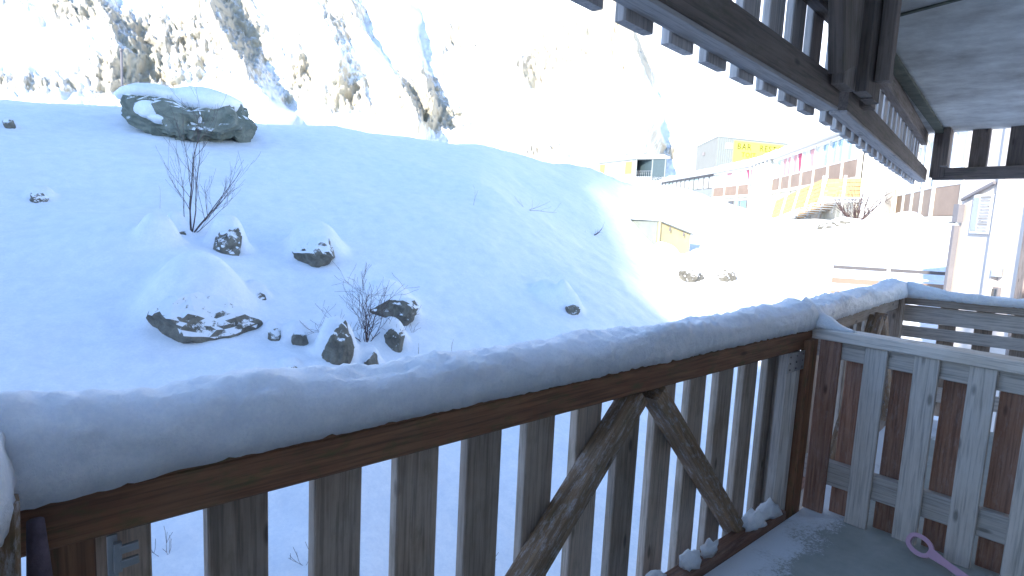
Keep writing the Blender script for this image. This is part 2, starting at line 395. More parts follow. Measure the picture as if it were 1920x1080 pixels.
# stones: x, y, width, height, heading offset of the dark face, snow cap height, label
STONES = [
 (2.22, 10.25, .34, .26, .22, 'small dark stone under the smooth snow mound left of the young birch'),
 (3.20, 10.30, .40, .50, .20, 'upright mossy stone just right of the young birch, snow on its head'),
 (4.45, 9.85, .66, .40, .20, 'rounded grey stone with thick snow cap, alone in the middle of the slope'),
 (2.25, 8.35, 1.10, .52, .16, 'wide jagged dark rock under a big dome of snow at the left'),
 (3.18, 8.92, .19, .18, .05, 'tiny dark stone showing between the wide jagged rock and the thorny bush'),
 (3.06, 8.02, .17, .18, .05, 'small dark stone, left one of two side by side below the tiny stone'),
 (3.30, 7.82, .22, .24, .06, 'small pale brown stone, right one of two side by side near the leaning slab'),
 (3.60, 7.28, .36, .56, .05, 'upright leaning slab of grey rock at the left foot of the thorny bush'),
 (4.86, 8.12, .62, .36, .08, 'brown stone behind the top of the thorny bush'),
 (4.56, 7.50, .26, .28, .08, 'ragged dark stone right of the thorny bush stems'),
 (4.03, 7.16, .18, .24, .05, 'small dark stone at the very foot of the thorny bush'),
 (2.60, 10.85, .20, .32, .10, 'narrow dark stone half buried left of the birch foot'),
 (8.55, 7.75, .26, .20, .20, 'small round stone at the end of a snow runnel, below the middle of the slope'),
 (16.9, 10.5, .70, .42, .12, 'flat brown rock in the bright snow below the ochre shed, left one'),
 (17.9, 9.85, .64, .38, .10, 'reddish brown flat rock in the bright snow below the ochre shed, right one'),
 (1.03, 12.75, .26, .20, .06, 'tiny dark stone high on the left slope'),
 (.87, 16.5, .18, .22, .05, 'tiny dark stone near the skyline at the far left'),
 (2.99, 7.28, .12, .06, .05, 'tiny flat stone low on the slope above the snowy railing'),
]
for (x, y, w, h, cap, lab) in STONES:
    r = math.hypot(x, y); ux, uy = x/r, y/r
    if cap > .04: MOUNDS.append((x+ux*(w*.50+cap*.55), y+uy*(w*.50+cap*.55), min(max(w*.62, cap*1.05)+.04, .60), cap*.72+h*.70, r+w*.02, .10+.10*w))
MOUNDS.append((1.8, 10.9, .95, .36)); MOUNDS.append((2.5, 9.5, .9, .18)); MOUNDS.append((8.6, 8.3, .35, .28))
MOUNDS.append((21.6, 12.6, .9, .35)); MOUNDS.append((20.0, 13.3, .5, .5)); MOUNDS.append((22.9, 12.6, 1.0, .45)); MOUNDS.append((18.4, 11.6, 1.2, .4))
MOUNDS.append((27.5, 8.0, 2.5, .5)); MOUNDS.append((2.9, 6.1, .8, .15))
rs = np.concatenate([[.05, .8], np.geomspace(1.6, 60, 620), np.geomspace(62, 1900, 60)])
hs = np.radians(np.concatenate([np.arange(-180, -12, 3.), np.arange(-12, 100, .2), np.arange(100, 180, 3.)]))
gr = polar_mesh('ground', rs, hs, ground_z, M['snow']); gr['kind'] = 'structure'
gz = lambda x, y: float(ground_z(np.array([x]), np.array([y]))[0])
base_z = lambda x, y: float(ground_z(np.array([x]), np.array([y]), False)[0])

# ================================================================ MOUNTAIN
RIDGES = [  # heading/elevation of each spur crest, spur height (m), width of the steep flank, width of the gentle flank
 ([(14.47, 17.17), (15.37, 15.12), (16.87, 11.46), (20.31, 7.07)], 30, 2.6, 5),
 ([(19.09, 19.0), (22.82, 15.12), (24.55, 14.12), (26, 11)], 20, 2.2, 4),
 ([(26.2, 17.), (27.19, 14.43), (28.58, 12.46), (31.19, 9.4), (33.16, 6.57)], 20, 1.1, 4),
 ([(31.17, 18.53), (31.54, 16.95), (32.33, 13.67), (33.26, 11.13), (34.2, 8.48)], 18, .9, 3),
 ([(47.5, 19.5), (48.17, 17.87), (49.22, 16.23), (51.79, 13.28), (52.75, 9.75), (54.04, 5.19)], 55, 1.9, 7),
 ([(5, 18), (8, 14), (9.5, 10)], 14, 2.0, 4), ([(38, 20), (41, 15), (42, 11)], 12, 2.0, 6), ([(60, 20), (62, 12), (66, 5)], 14, 3, 6)]
ROCKS = [(13.2, 10.41, 4.6, 3.0), (10.2, 8.48, 3.6, 1.6), (17.09, 13.87, 2.99, 2.5), (26.3, 14.33, 3.49, 3.99), (22.85, 10.14, 2.0, 2.99), (27.29, 8.4, 2.99, 2.5), (33.31, 9.33, 3.49, 2.99), (45.63, 13.15, 2.99, 2.0), (51.0, 14.56, 2.4, 3.2), (51.0, 9.3, 2.4, 3.6), (49.6, 15.4, 2.0, 2.0), (45.6, 12.9, 3.6, 2.4), (43.34, 11.28, 2.5, 1.5), (65.31, 9.74, 2.5, 1.0), (56.55, 5.72, 2.5, 1.5), (7.43, 12.14, 5.49, 1.5), (4.45, 7.25, 4.49, 1.0), (43.67, 5.26, 5.99, 1.0), (18.67, 10.9, 2.5, 4.49), (35.28, 7.63, 3.49, 1.5), (53.28, 11.98, 1.5, 2.5), (36.93, 14.46, 3.99, 2.99)]
hh = np.concatenate([np.arange(-60, -2, 1.), np.arange(-2, 84, .085), np.arange(84, 140, 1.)]); ss = np.linspace(0, 1, 420)
H, S = np.meshgrid(hh, ss, indexing='ij')
r0 = 135+430*S; z0 = -9+265*S**1.12
el = np.degrees(np.arctan2(z0-1.6, r0))
p = np.zeros_like(H)
for pts, A, w2, w1 in RIDGES:
    P = sorted(pts, key=lambda q: q[1]); es = [q[1] for q in P]; ps = [q[0] for q in P]
    hr = np.interp(el, es, ps)+.5*fbm(el/1.6, H*0+A, 3, int(A))
    D = H-hr; w2v = w2*(1+.6*fbm(el/2., H*0+3.1, 2, 5))
    q = np.where(D < 0, np.exp(D/w1), np.clip(1-D/np.maximum(w2v, .3), 0, 1))
    fade = np.clip((el-es[0]+3.)/2.5, 0, 1)*np.clip((es[-1]+3.-el)/3, 0, 1)
    p += A*q*fade
rock = np.zeros_like(H)
for a, e, wa, we in ROCKS:
    rock += np.exp(-(((H-a)/(wa*.8))**2+((el-e)/(we*.8))**2)*.9)
rock = np.clip(rock*1.15, 0, 1.2)
ru = 1-np.abs(fbm(H/1.7, el/1.3, 5, 21, .6))*2.2; ru2 = (.5-np.abs(fbm((H+el*.5)/.9, (el-H*.3)/1.3, 6, 33, .68))*2.4)+.5*fbm(H/.3, el/.3, 3, 41, .7)
p += 7*fbm(H/6, el/5, 4, 2)+3.0*ru*(.3+rock)+.8*ru2*(.45+.4*rock)
r1 = r0-p; X = r1*np.sin(np.radians(H)); Y = r1*np.cos(np.radians(H)); Z = z0+1.2*ru2*rock
nh, nr = H.shape; co = np.stack([X, Y, Z], -1).reshape(-1, 3)
jj, ii = np.meshgrid(np.arange(nh-1), np.arange(nr-1), indexing='ij')
F = np.stack([jj*nr+ii, (jj+1)*nr+ii, (jj+1)*nr+ii+1, jj*nr+ii+1], -1).reshape(-1, 4)[:, ::-1]
mo = grid_obj('mountain', co, F, M['mountain']); mo['kind'] = 'structure'
at_ = mo.data.attributes.new('rock', 'FLOAT', 'POINT'); at_.data.foreach_set('value', rock.astype(np.float32).ravel())

# ================================================================ OWN APARTMENT BUILDING (behind the viewpoint; it shades the slope)
t = thing('apartment_building', (-10, -6, -2.8), 'pale rendered apartment building that carries the timber balconies, unseen wings shaped to shade the slope', 'building')
shade_prof = [(-95, 40), (-44, 39), (-42, 36), (-35, 28), (-29.8, 24), (-24.8, 19), (-18.7, 14.3), (-13.4, 10.8), (-6.9, 7.5), (-4.61, 5.4)]
for (xa, ha), (xb, hb) in zip(shade_prof, shade_prof[1:]):      # unseen wings, falling roof heights made up to cast the slope's shadow edge
    prism('wing', [(xa, -1.2), (xb-.002, -1.2), (xb-.002, -6.5), (xa, -6.5)], -2.8, [ha, hb, hb*.72, ha*.72], M['render'], t)
box('low_wing', (-4.59, -6.5, -2.8), (6.3, -1.2, 4.3), M['render'], t)
for x0 in (.3, 3.9):
    w = box('glazed_door', (x0, -1.19, .02), (x0+1.8, -1.12, 2.2), M['darkframe'], t)
    box('pane', (x0+.08, -1.115, .1), (x0+.86, -1.105, 2.1), M['glassdark'], w, .001); box('pane', (x0+.94, -1.115, .1), (x0+1.72, -1.105, 2.1), M['glassdark'], w, .001)

# ================================================================ BALCONY FLOOR
fl = prism('balcony_floor', [(-1.2, 1.30), (3.5, 1.30), (6.15, 1.56), (6.5, -1.19), (-1.2, -1.19)], -.22, 0, M['floor']); fl['kind'] = 'structure'

# ================================================================ SNOW ON RAILS
def snow_sweep(name, path, hw, ht, label, seed=1, n=26, step=.012, rag=.011, parent=None):
    """path: (x,y,z) of the rail-top centre line; hw, ht: half width and height at each path point"""
    pts = [Vector(p) for p in path]; d = [0]
    for a, b_ in zip(pts, pts[1:]): d.append(d[-1]+(b_-a).length)
    L = d[-1]; m_ = max(8, int(L/step)); s = np.linspace(0, L, m_)
    cx = [np.interp(s, d, [p[i] for p in pts]) for i in range(3)]; W = np.interp(s, d, hw); Hh = np.interp(s, d, ht)
    V = []
    for i in range(m_):
        a, b_ = max(i-1, 0), min(i+1, m_-1)
        tx, ty = cx[0][b_]-cx[0][a], cx[1][b_]-cx[1][a]; q = math.hypot(tx, ty) or 1; nx, ny = ty/q, -tx/q
        e = min(1, (s[i]/.05)**.5 if s[i] > 0 else 0, ((L-s[i])/.05)**.5 if L > s[i] else 0); e = max(e, .02)
        for k in range(n+1):
            an = math.pi*k/n; c_, s_ = math.cos(an), max(0., math.sin(an))
            o = math.copysign(abs(c_)**.72, c_)*W[i]*(1+.10*math.sin(an*1.0)*s_); z = (s_**.62)*Hh[i]
            pos = Vector((cx[0][i]*1., cx[1][i]*1., 0))
            nv = Vector((cx[0][i]*3.2+seed, o*9, z*9+seed)); nz = noise.fractal(nv, 1, 2, 3)
            nf = noise.fractal(Vector((cx[0][i]*22, cx[1][i]*22+o*40, z*40)), 1, 2, 3)
            nn = .013*nz+rag*nf*.9+.016*noise.noise(Vector((cx[0][i]*2.1+seed*2, cx[1][i]*2.1, an)))
            lo_ = noise.noise(Vector((cx[0][i]*30+seed, cx[1][i]*30, 5 if c_ > 0 else 9)))
            o2 = (o+math.copysign(nn*abs(c_), c_))*(.55+.45*e); z2 = (z+nn*s_*1.2)*e
            if k in (0, n): z2 = -.002+.012*max(0, lo_); o2 *= .97+.03*lo_
            V.append((cx[0][i]+nx*o2, cx[1][i]+ny*o2, cx[2][i]+z2))
    K = n+1; F = []
    for i in range(m_-1):
        for k in range(n): F.append((i*K+k, i*K+k+1, (i+1)*K+k+1, (i+1)*K+k))
        F.append((i*K+n, i*K, (i+1)*K, (i+1)*K+n))
    F.append(tuple(range(n, -1, -1))); F.append(tuple((m_-1)*K+k for k in range(K)))
    o = mesh_obj(name, V, F, M['railsnow'], parent, smooth=True)
    bm = bmesh.new(); bm.from_mesh(o.data); bmesh.ops.recalc_face_normals(bm, faces=bm.faces); bm.to_mesh(o.data); bm.free()
    return tag(o, label, 'snow') if label else o

# ================================================================ OUR RAILING
RY = 1.35   # inner face of the top rail
t = thing('balcony_railing', (1.8, 1.37, -.1), 'brown timber railing with vertical slats and two crossing braces, nearest the camera', 'railing')
board('top_rail', (.045, RY+.08, .98), (3.50, RY+.08, .98), (0, 1, 0), .16, .10, M['rail'], t, .006)
board('cap_board', (.047, RY+.082, 1.0335), (3.50, RY+.082, 1.0335), (0, 1, 0), .17, .007, M['rail'], t, .002)
for k in range(13):
    x = .4775+.257*(k-1)
    L_ = rnd.uniform(-.005, .005); e1 = rnd.uniform(-.004, .004)
    board('slat', (x+e1, RY+.128, -.62), (x+L_, RY+.128, .93), (1, 0, 0), .141+rnd.choice((0, .004, -.004)), .042, M['slat'], t)
board('kick_beam', (.05, RY-.005, .005), (3.30, RY-.005, .005), (0, 1, 0), .08, .085, M['brown'], t)
board('lower_beam', (.05, RY-.005, -.50), (3.30, RY-.005, -.50), (0, 1, 0), .07, .12, M['slat'], t)
board('brace', (1.03, RY+.052, -.02), (1.962, RY+.052, .905), (0, 0, 1), .075, .10, M['brace'], t, .007)
board('brace', (2.965, RY+.052, -.02), (2.075, RY+.052, .905), (0, 0, 1), .075, .10, M['brace'], t, .007)
post = board('post', (3.345, RY+.05, -.6), (3.345, RY+.05, .925), (1, 0, 0), .115, .115, M['board'], t, .034)
board('side_board', (3.455, RY-.01, -.6), (3.455, RY-.01, .985), (1, 0, 0), .10, .05, M['rail'], t)
pl = board('metal_plate', (3.295, RY-.012, .828), (3.295, RY-.012, .932), (1, 0, 0), .205, .003, M['steel'], t, .0005)
for i in range(9):
    px, pz = 3.22+.075*(i % 3), .845+.034*(i//3)
    tube('nail_head', [(px, RY-.0135, pz), (px, RY-.0185, pz)], .005, M['gutter'], pl, 8)
# inner corner post and metal clip at the left end
board('corner_board', (.135, RY+.03, -.5), (.135, RY+.03, .929), (1, 0, 0), .075, .04, M['rail'], t)
board('metal_strip', (.205, RY+.004, -.4), (.198, RY+.004, .928), (1, 0, 0), .018, .006, M['steel'], t, .001)
# hinged clip
cl = board('metal_clip', (.205, RY-.008, .855), (.205, RY-.008, .915), (1, 0, 0), .014, .012, M['steel'], t, .001)
for zz in (.870, .900):
    board('clip_arm', (.208, RY-.012, zz), (.240, RY-.012, zz+.002), (0, 0, 1), .016, .010, M['steel'], cl, .001)
tube('corner_log', [(.086, 1.30, -.6), (.088, 1.302, .3), (.082, 1.298, .8), (.078, 1.30, 1.02)], [.026, .022, .025, .013], M['bark'], t, 14)
board('side_post', (-.02, 1.285, -.6), (.022, 1.285, 1.075), (1, 0, 0), .07, .05, M['brace'], t, .008)

snow_sweep('rail_snow', [(-.32, RY+.075, 1.03), (.0, RY+.075, 1.03), (.3, RY+.08, 1.037), (.8, RY+.082, 1.037), (3.30, RY+.082, 1.037), (3.47, RY+.082, 1.037), (3.60, RY+.05, 1.045)],
           [.10, .100, .092, .088, .088, .095, .07], [.20, .190, .155, .130, .130, .155, .10], 'long thick roll of snow lying on the nearest brown railing', 3)
# the drift that runs down from the corner onto the divider rail
V, F = [], []
nn_, mm_ = 24, 20
for i in range(nn_+1):
    s_ = i/nn_; y = 1.43-.28*s_; hgt = .155*(1-s_)**1.6+.006; wd = .075*(1-.75*s_)+.012
    for k in range(mm_+1):
        an = math.pi*k/mm_; o = math.cos(an)*wd; z = max(0., math.sin(an))**.8*hgt
        nz = noise.fractal(Vector((s_*4, o*12, z*12)), 1, 2, 3)*.008
        V.append((3.565+.01*s_+o+nz, y, 1.044+z+nz*math.sin(an)))
for i in range(nn_):
    for k in range(mm_):
        a = i*(mm_+1)+k; F.append((a, a+1, a+mm_+2, a+mm_+1))
F.append(tuple(range(mm_, -1, -1))); F.append(tuple(nn_*(mm_+1)+k for k in range(mm_+1)))
for i in range(nn_): F.append((i*(mm_+1)+mm_, i*(mm_+1), (i+1)*(mm_+1), (i+1)*(mm_+1)+mm_))
o = mesh_obj('corner_drift', V, F, M['railsnow'], smooth=True)
tag(o, 'tapering tongue of snow at the corner where the divider meets the railing', 'snow')
LUMPS = [(2.40, 1.345, .05, .055, 'leftmost snow lump on the kick beam, cut by the picture edge'), (2.57, 1.345, .05, .050, 'small round snow lump on the kick beam left of the brace foot'),
         (2.99, 1.34, .05, .075, 'snow lump on the kick beam just right of the brace foot'), (3.17, 1.345, .05, .070, 'pointed snow lump on the kick beam nearest the corner post')]
for i, (x, y, z, r_, lab) in enumerate(LUMPS):
    V, F = blob_data((x, y, z+r_*.25), (r_*1.05, r_*.62, r_*.85), 3, .34, 1.6, i+3)
    V = [Vector((v[0], v[1], max(v[2], z-.003))) for v in V]
    o = mesh_obj('snow_lump', V, F, M['railsnow'], smooth=True); tag(o, lab, 'snow', 'snow lumps on the kick beam')
V, F = blob_data((2.10, 1.345, .075), (.11, .035, .04), 3, .16, 1.3, 9)
o = mesh_obj('snow_lump', [Vector((v[0], v[1], max(v[2], .047))) for v in V], F, M['railsnow'], smooth=True); tag(o, 'long low snow lump on the kick beam under the apex of the braces', 'snow', 'snow lumps on the kick beam')

# ================================================================ DIVIDERS
def divider(origin, direction, length, label, n, pitch=.2265, first=.075, side=1, zt=1.045, kind='board'):
    ox, oy = origin; d = Vector((direction[0], direction[1], 0)).normalized(); nrm = Vector((-d.y, d.x, 0))*side   # nrm: away from viewer side
    P = lambda s, o, z: Vector((ox, oy, z))+d*s+nrm*o
    t = thing('balcony_divider', P(length/2, .05, 0), label, 'divider', 'slatted dividers between the balconies')
    board('top_rail', P(-.06, .045, zt-.03), P(length, .045, zt-.03), nrm, .13, .06, M['grey' if 0 else 'board'], t, .006)
    for z, h in ((.935, .10), (.235, .135)):
        board('crossbeam', P(0, .052, z), P(length, .052, z), (0, 0, 1), h, .05, M['board'], t)
    for k in range(n):
        s = first+pitch*k
        if s > length-.05: break
        mm = M['brown'] if k == 0 else M['board']
        board('board', P(s+rnd.uniform(-.004, .004), .012, .004 if k != 2 else .02), P(s, .012, .984), d, .108, .026, mm, t)
        board('back_board', P(s+pitch/2+.012, .094, -.05), P(s+pitch/2+.012+rnd.uniform(-.006, .006), .094, .985), d, .125, .026, M['brown'], t)
    return t
divider((3.53, 1.335), (0.01, -1), 2.45, 'grey timber divider of alternating boards between our balcony and the next, nearest one', 12, side=1)
# ================================================================ NEIGHBOUR BALCONY
A = Vector((3.60, 1.42, 0)); B = Vector((6.17, 1.655, 0)); d = (B-A).normalized(); nr_ = Vector((-d.y, d.x, 0))
t = thing('balcony_railing', (A+B)/2, 'timber railing of the next balcony, beyond the grey divider', 'railing')
up = lambda P, z, o=0.: Vector((P.x, P.y, z))+nr_*o
board('top_rail', up(A, .98, .055), up(B, .98, .055), nr_, .11, .10, M['slat'], t, .006)
for k in range(11):
    P = A+d*(.14+.2395*k); board('slat', up(P, -.62, .10), up(P, .93, .10), d, .134, .03, M['slat'], t)
board('kick_beam', up(A, 0, .04), up(B, 0, .04), nr_, .08, .085, M['brown'], t)
board('brace', up(A+d*.75, 0, -.04), up(A+d*1.5, .94, -.04), (0, 0, 1), .1, .09, M['brace'], t)
board('brace', up(A+d*2.3, 0, -.04), up(A+d*1.6, .94, -.04), (0, 0, 1), .1, .09, M['brace'], t)
board('post', up(B-d*.06, -.6, .03), up(B-d*.06, 1.03, .03), d, .13, .12, M['slat'], t, .01)
snow_sweep('rail_snow', [up(A+d*.0, 1.03, .065), up(A+d*.5, 1.03, .065), up(A+d*1.9, 1.03, .065), up(B, 1.03, .06), up(B+d*.08, 1.03, .05)],
           [.10, .095, .09, .10, .07], [.10, .125, .12, .15, .10], 'ribbed roll of snow on the railing of the next balcony', 11, rag=.014)
D = Vector((.27, -.96, 0)).normalized()
# far divider: horizontal top planks over alternating boards
t = thing('balcony_divider', (6.3, 1.2, 0), 'far divider of the next balcony with snow along its top', 'divider', 'slatted dividers between the balconies')
nn2 = Vector((-D.y, D.x, 0)); O = Vector((6.15, 1.62, 0)); Q = lambda s, o, z: Vector((O.x, O.y, z))+D*s+nn2*o
board('top_rail', Q(0, .045, 1.0), Q(2.4, .045, 1.0), nn2, .13, .06, M['slat'], t)
board('plank', Q(0, .052, .885), Q(2.4, .052, .885), (0, 0, 1), .145, .03, M['board'], t)
board('plank', Q(0, .052, .725), Q(2.4, .052, .725), (0, 0, 1), .10, .03, M['board'], t)
board('plank', Q(0, .052, .2), Q(2.4, .052, .2), (0, 0, 1), .13, .03, M['board'], t)
for k in range(9):
    s = .20+.25*k
    board('board', Q(s+.125, .10, 0), Q(s+.125, .10, .96), D, .125, .026, M['slat'], t)
snow_sweep('rail_snow', [Q(-.05, .045, 1.03), Q(.3, .045, 1.03), Q(2.3, .045, 1.03)], [.09, .075, .07], [.13, .075, .07], 'thin even layer of snow on the far divider of the next balcony', 15)
# left divider, only its near end reaches into the picture
t = thing('balcony_divider', (-.05, .9, 0), 'snow covered divider end at the left edge beside the corner log', 'divider', 'slatted dividers between the balconies')
board('top_rail', (-.01, 1.33, .985), (-.26, .35, .985), (1, 0, 0), .10, .09, M['slat'], t)
for k in range(4):
    board('board', (.0-.062*k, 1.24-.24*k, 0), (.0-.062*k, 1.24-.24*k, .93), (.25, 1, 0), .12, .03, M['slat'], t)
snow_sweep('rail_snow', [(.0, 1.40, 1.03), (-.025, 1.28, 1.03), (-.08, 1.1, 1.03), (-.27, .35, 1.03)], [.06, .07, .075, .075], [.15, .16, .15, .15], 'bright mass of snow on the divider end at the left edge', 21)

# ================================================================ UPPER BALCONY
ZB, ZT = 2.061, 2.48
t = thing('upper_balcony', (3, .6, ZB), 'balcony overhead with concrete slab and timber slats hanging below it', 'balcony')
prism('slab', [(-1.5, .70), (.4, .80), (2.42, 1.02), (2.75, 1.05), (6.56, 1.735), (6.42, .95), (6.3, -1.195), (-1.5, -1.195)], ZT, ZT+.2, M['concrete'], t)
def seg(A, B, nslat, w, z1=3.55, off=.066, dz=-.036):
    A, B = Vector((*A, 0)), Vector((*B, 0)); d = (B-A).normalized(); n_ = Vector((-d.y, d.x, 0)); L = (B-A).length
    u = lambda P, z, o: Vector((P.x, P.y, z))+n_*o
    board('bottom_rail', u(A, ZB+.05, .028), u(B, ZB+.05, .028), n_, .054, .10, M['dark'], t)
    board('underside_plank', u(A, ZB-.009, .033), u(B, ZB-.009, .033), n_, .065, .012, M['grey'], t)
    board('upper_rail', u(A, ZT-.056, .05), u(B, ZT-.056, .05), (0, 0, 1), .10, .05, M['dark'], t)
    board('hand_rail', u(A, 3.6, .05), u(B, 3.6, .05), n_, .11, .09, M['dark'], t)
    for k in range(nslat):
        P = A+d*(L*(k+.5)/nslat)
        board('slat', u(P, ZB+dz, off+.018), u(P, z1, off+.018), d, w, .028, M['grey'], t)
    return d, n_
seg((-.6, .626), (2.52, .97), 15, .128, off=.067)
seg((2.60, .965), (6.50, 1.675), 18, .128, off=.078)
D2 = Vector((-.25, -.97, 0)).normalized()
E0 = Vector((6.45, 1.60, 0)); n3 = Vector((-D2.y, D2.x, 0))   # outward = away from viewer
u = lambda P, z, o: Vector((P.x, P.y, z))+n3*o
board('bottom_rail', u(E0, ZB+.05, 0), u(E0+D2*2.6, ZB+.05, 0), n3, .085, .10, M['dark'], t)
for k in range(9):
    P = E0+D2*(.30+.275*k); board('slat', u(P, ZB+.06, .05), u(P, 3.5, .05), D2, .135, .028, M['dark'], t)
board('corner_post', (6.44, 1.57, ZB+.02), (6.44, 1.57, 3.6), (1, 0, 0), .12, .12, M['dark'], t, .01)
board('corner_post', (6.27, 1.50, ZB+.10), (6.27, 1.50, ZT-.01), (1, .15, 0), .20, .05, M['dark'], t)
# posts and boards where the two lengths of railing meet
for x, y, w in ((2.44, .93, .17), (2.60, .915, .13), (2.76, .945, .13), (2.90, 1.0, .10)):
    board('joint_board', (x, y, ZB+.05), (x+.0, y, 3.3), (1, .13, 0), w, .045, M['dark'], t, .006)
board('joint_post', (2.66, .87, ZB+.1), (2.66, .87, ZT+.0), (1, .13, 0), .07, .05, M['dark'], t)
board('brace', (2.33, .90, ZB+.09), (1.85, .85, 3.4), (1, .1, 0), .14, .05, M['dark'], t)
V, F = blob_data((2.865, .925, ZT-.13), (.018, .02, .07), 2, .12, 1.2, 5)  # added white blob, stands for bright sky in a gap by the boards
o = mesh_obj('snow_lump', V, F, M['railsnow'], smooth=True); tag(o, 'small white lump standing in for a bright gap beside the overhead joint boards', 'snow')
# seam and edge bead in the soffit
prism('joint_strip', [(2.955, 1.05), (2.28, -1.19), (2.26, -1.19), (2.935, 1.05)], ZT-.008, ZT-.001, M['slabedge'], t)
board('edge_bead', (2.75, 1.02, ZT-.012), (6.5, 1.60, ZT-.012), (0, 1, 0), .07, .02, M['slabedge'], t)

# ================================================================ PINK SHOVEL
t = thing('toy_shovel', (3.3, .6, .02), 'faded pink plastic shovel with open D grip lying against the divider', 'shovel')
gp = Vector((3.46, .715, .065)); hd_ = (Vector((3.36, .50, .035))-gp).normalized(); lat = Vector((hd_.y, -hd_.x, 0)).normalized()
lat = (lat*-.55+Vector((0, 0, .83))).normalized()
ring = []
for k in range(20):
    a = 2*math.pi*k/20; ring.append(gp+hd_*(math.cos(a)*.058*(1-.0*math.sin(a)))+lat*(math.copysign(abs(math.sin(a))**.8, math.sin(a))*.040))
V, F = [], []
nrm = hd_.cross(lat).normalized()
for k in range(20):
    out = (ring[k]-gp).normalized()
    for (o1, o2) in ((.011, .006), (.011, -.006), (-.011, -.006), (-.011, .006)): V.append(ring[k]+out*o1+nrm*o2)
for k in range(20):
    for j in range(4): F.append((k*4+j, k*4+(j+1) % 4, ((k+1) % 20)*4+(j+1) % 4, ((k+1) % 20)*4+j))
mesh_obj('grip', V, F, M['shovelpink'], t, smooth=False)
s0 = gp+hd_*.055; s1 = gp+hd_*.40+Vector((0, 0, .0))
V, F = [], []
for i in range(9):
    s_ = i/8; P = s0.lerp(s1, s_); w_ = .030-.012*min(1, s_*4)+.006*s_
    for (o1, o2) in ((w_, .008), (w_, -.008), (-w_, -.008), (-w_, .008)): V.append(P+lat*o1*.8+nrm*o2)
for i in range(8):
    for j in range(4): F.append((i*4+j, i*4+(j+1) % 4, (i+1)*4+(j+1) % 4, (i+1)*4+j))
F += [(3, 2, 1, 0), (32, 33, 34, 35)]
mesh_obj('shaft', V, F, M['shovelpink'], t)
V, F = [], []
for i in range(9):
    for j in range(9):
        a, b_ = i/8, j/8-.5
        P = s1+hd_*(a*.26)+Vector((hd_.y, -hd_.x, 0)).normalized()*(b_*.24)+Vector((0, 0, .012+.05*(abs(b_)*2)**2.5*(1-.6*a)+.03*(1-a)))
        V.append(P)
for i in range(8):
    for j in range(8): F.append((i*9+j, i*9+j+1, (i+1)*9+j+1, (i+1)*9+j))
o = mesh_obj('blade', V, F, M['shovelblade'], t, smooth=True); md = o.modifiers.new('thick', 'SOLIDIFY'); md.thickness = .006

# ================================================================ STONES
def boulder(x, y, w, h, cap, lab, seed, material=M['rock']):
    r = math.hypot(x, y); ux, uy = x/r, y/r; z = base_z(x-ux*w*.1, y-uy*w*.1)
    t = thing('stone', (x, y, z), lab, 'stone', 'stones showing through the snow slope')
    ang = math.atan2(-ux, uy)
    V, F = rock_data((x+ux*w*.20, y+uy*w*.20, z+h*.16), (w*.56, w*.50, h*.74), seed, 4 if w > .25 else 3)
    V = rotz(V, (x, y), ang); mesh_obj('rock', V, F, material, t, smooth=False)
    return t
for i, (x, y, w, h, cap, lab) in enumerate(STONES): boulder(x, y, w, h, cap, lab, i)
boulder(29.3, 11.0, 1.9, .6, 0, 'large brown rock beside the dark bush under the timber landing', 77)
# the big boulder on the skyline: flat topped, undercut, snow on top and in its hollow
bx, by = 4.36, 16.9; bz = gz(bx, by)-.30
r = math.hypot(bx, by); ux, uy = bx/r, by/r; ang = math.atan2(-ux, uy)
t = thing('boulder', (bx, by, bz), 'big undercut grey boulder with flat snow top on the left skyline', 'boulder')
prof = [(-1.62, .62), (-1.55, .25), (-1.25, -.05), (-.9, -.30), (-.3, -.44), (.3, -.38), (.75, -.36), (1.12, -.1), (1.45, .02), (1.6, .18), (1.45, .42), (1.32, .78), (1.25, .92), (.9, .86), (.2, .68), (-.3, .66), (-.75, .84), (-1.2, .86)]
bm = bmesh.new(); bmesh.ops.create_icosphere(bm, subdivisions=5, radius=1)
pa = [(math.atan2(z, x), math.hypot(x, z)) for x, z in [(p[0], p[1]-.25) for p in prof]]; pa.sort()
an = [a for a, _ in pa]; rr = [q for _, q in pa]
an = [an[-1]-2*math.pi]+an+[an[0]+2*math.pi]; rr = [rr[-1]]+rr+[rr[0]]
for v in bm.verts:
    p = v.co.copy(); rad = math.hypot(p.x, p.z); k = float(np.interp(math.atan2(p.z, p.x), an, rr)) if rad > 1e-5 else 0
    dd = noise.fractal(p*2.2, .7, 2.1, 6)-1.1*abs(noise.fractal(p*3.1+Vector((4, 1, 2)), .8, 2, 4)); fac = min(1, rad*1.12)**.8
    k *= .9; q = Vector((math.cos(math.atan2(p.z, p.x))*k*fac, p.y*1.15+(.28*p.z if p.y < 0 else 0), math.sin(math.atan2(p.z, p.x))*k*fac+.25))
    q += p*dd*.17
    v.co = q
V = [v.co.copy() for v in bm.verts]; F = [tuple(v.index for v in f.verts) for f in bm.faces]; bm.free()
V = [Vector((bx+v.x, by+v.y, bz+.33+v.z)) for v in V]; V = rotz(V, (bx, by), ang)
mesh_obj('rock', V, F, M['bigrock'], t)
def capobj(cx, cy, cz, a, b_, c_, seed, name='snow_cap', amp=.05):
    V, F = blob_data((bx+cx, by+cy, bz+.33+cz), (a, b_, c_), 3, amp, 1.1, seed); V = rotz(V, (bx, by), ang); return mesh_obj(name, V, F, M['snow'], t, smooth=True)
capobj(.30, -.06, .66, .98, 1.14, .34, 3, amp=.09)
capobj(-.70, .05, .70, .86, 1.0, .27, 9, amp=.10)
capobj(-.74, -.80, .30, .36, .34, .22, 5, amp=.10); capobj(-.50, -.86, .12, .36, .28, .13, 6, amp=.1)
capobj(.22, -1.0, .20, .05, .10, .15, 7, amp=.15)
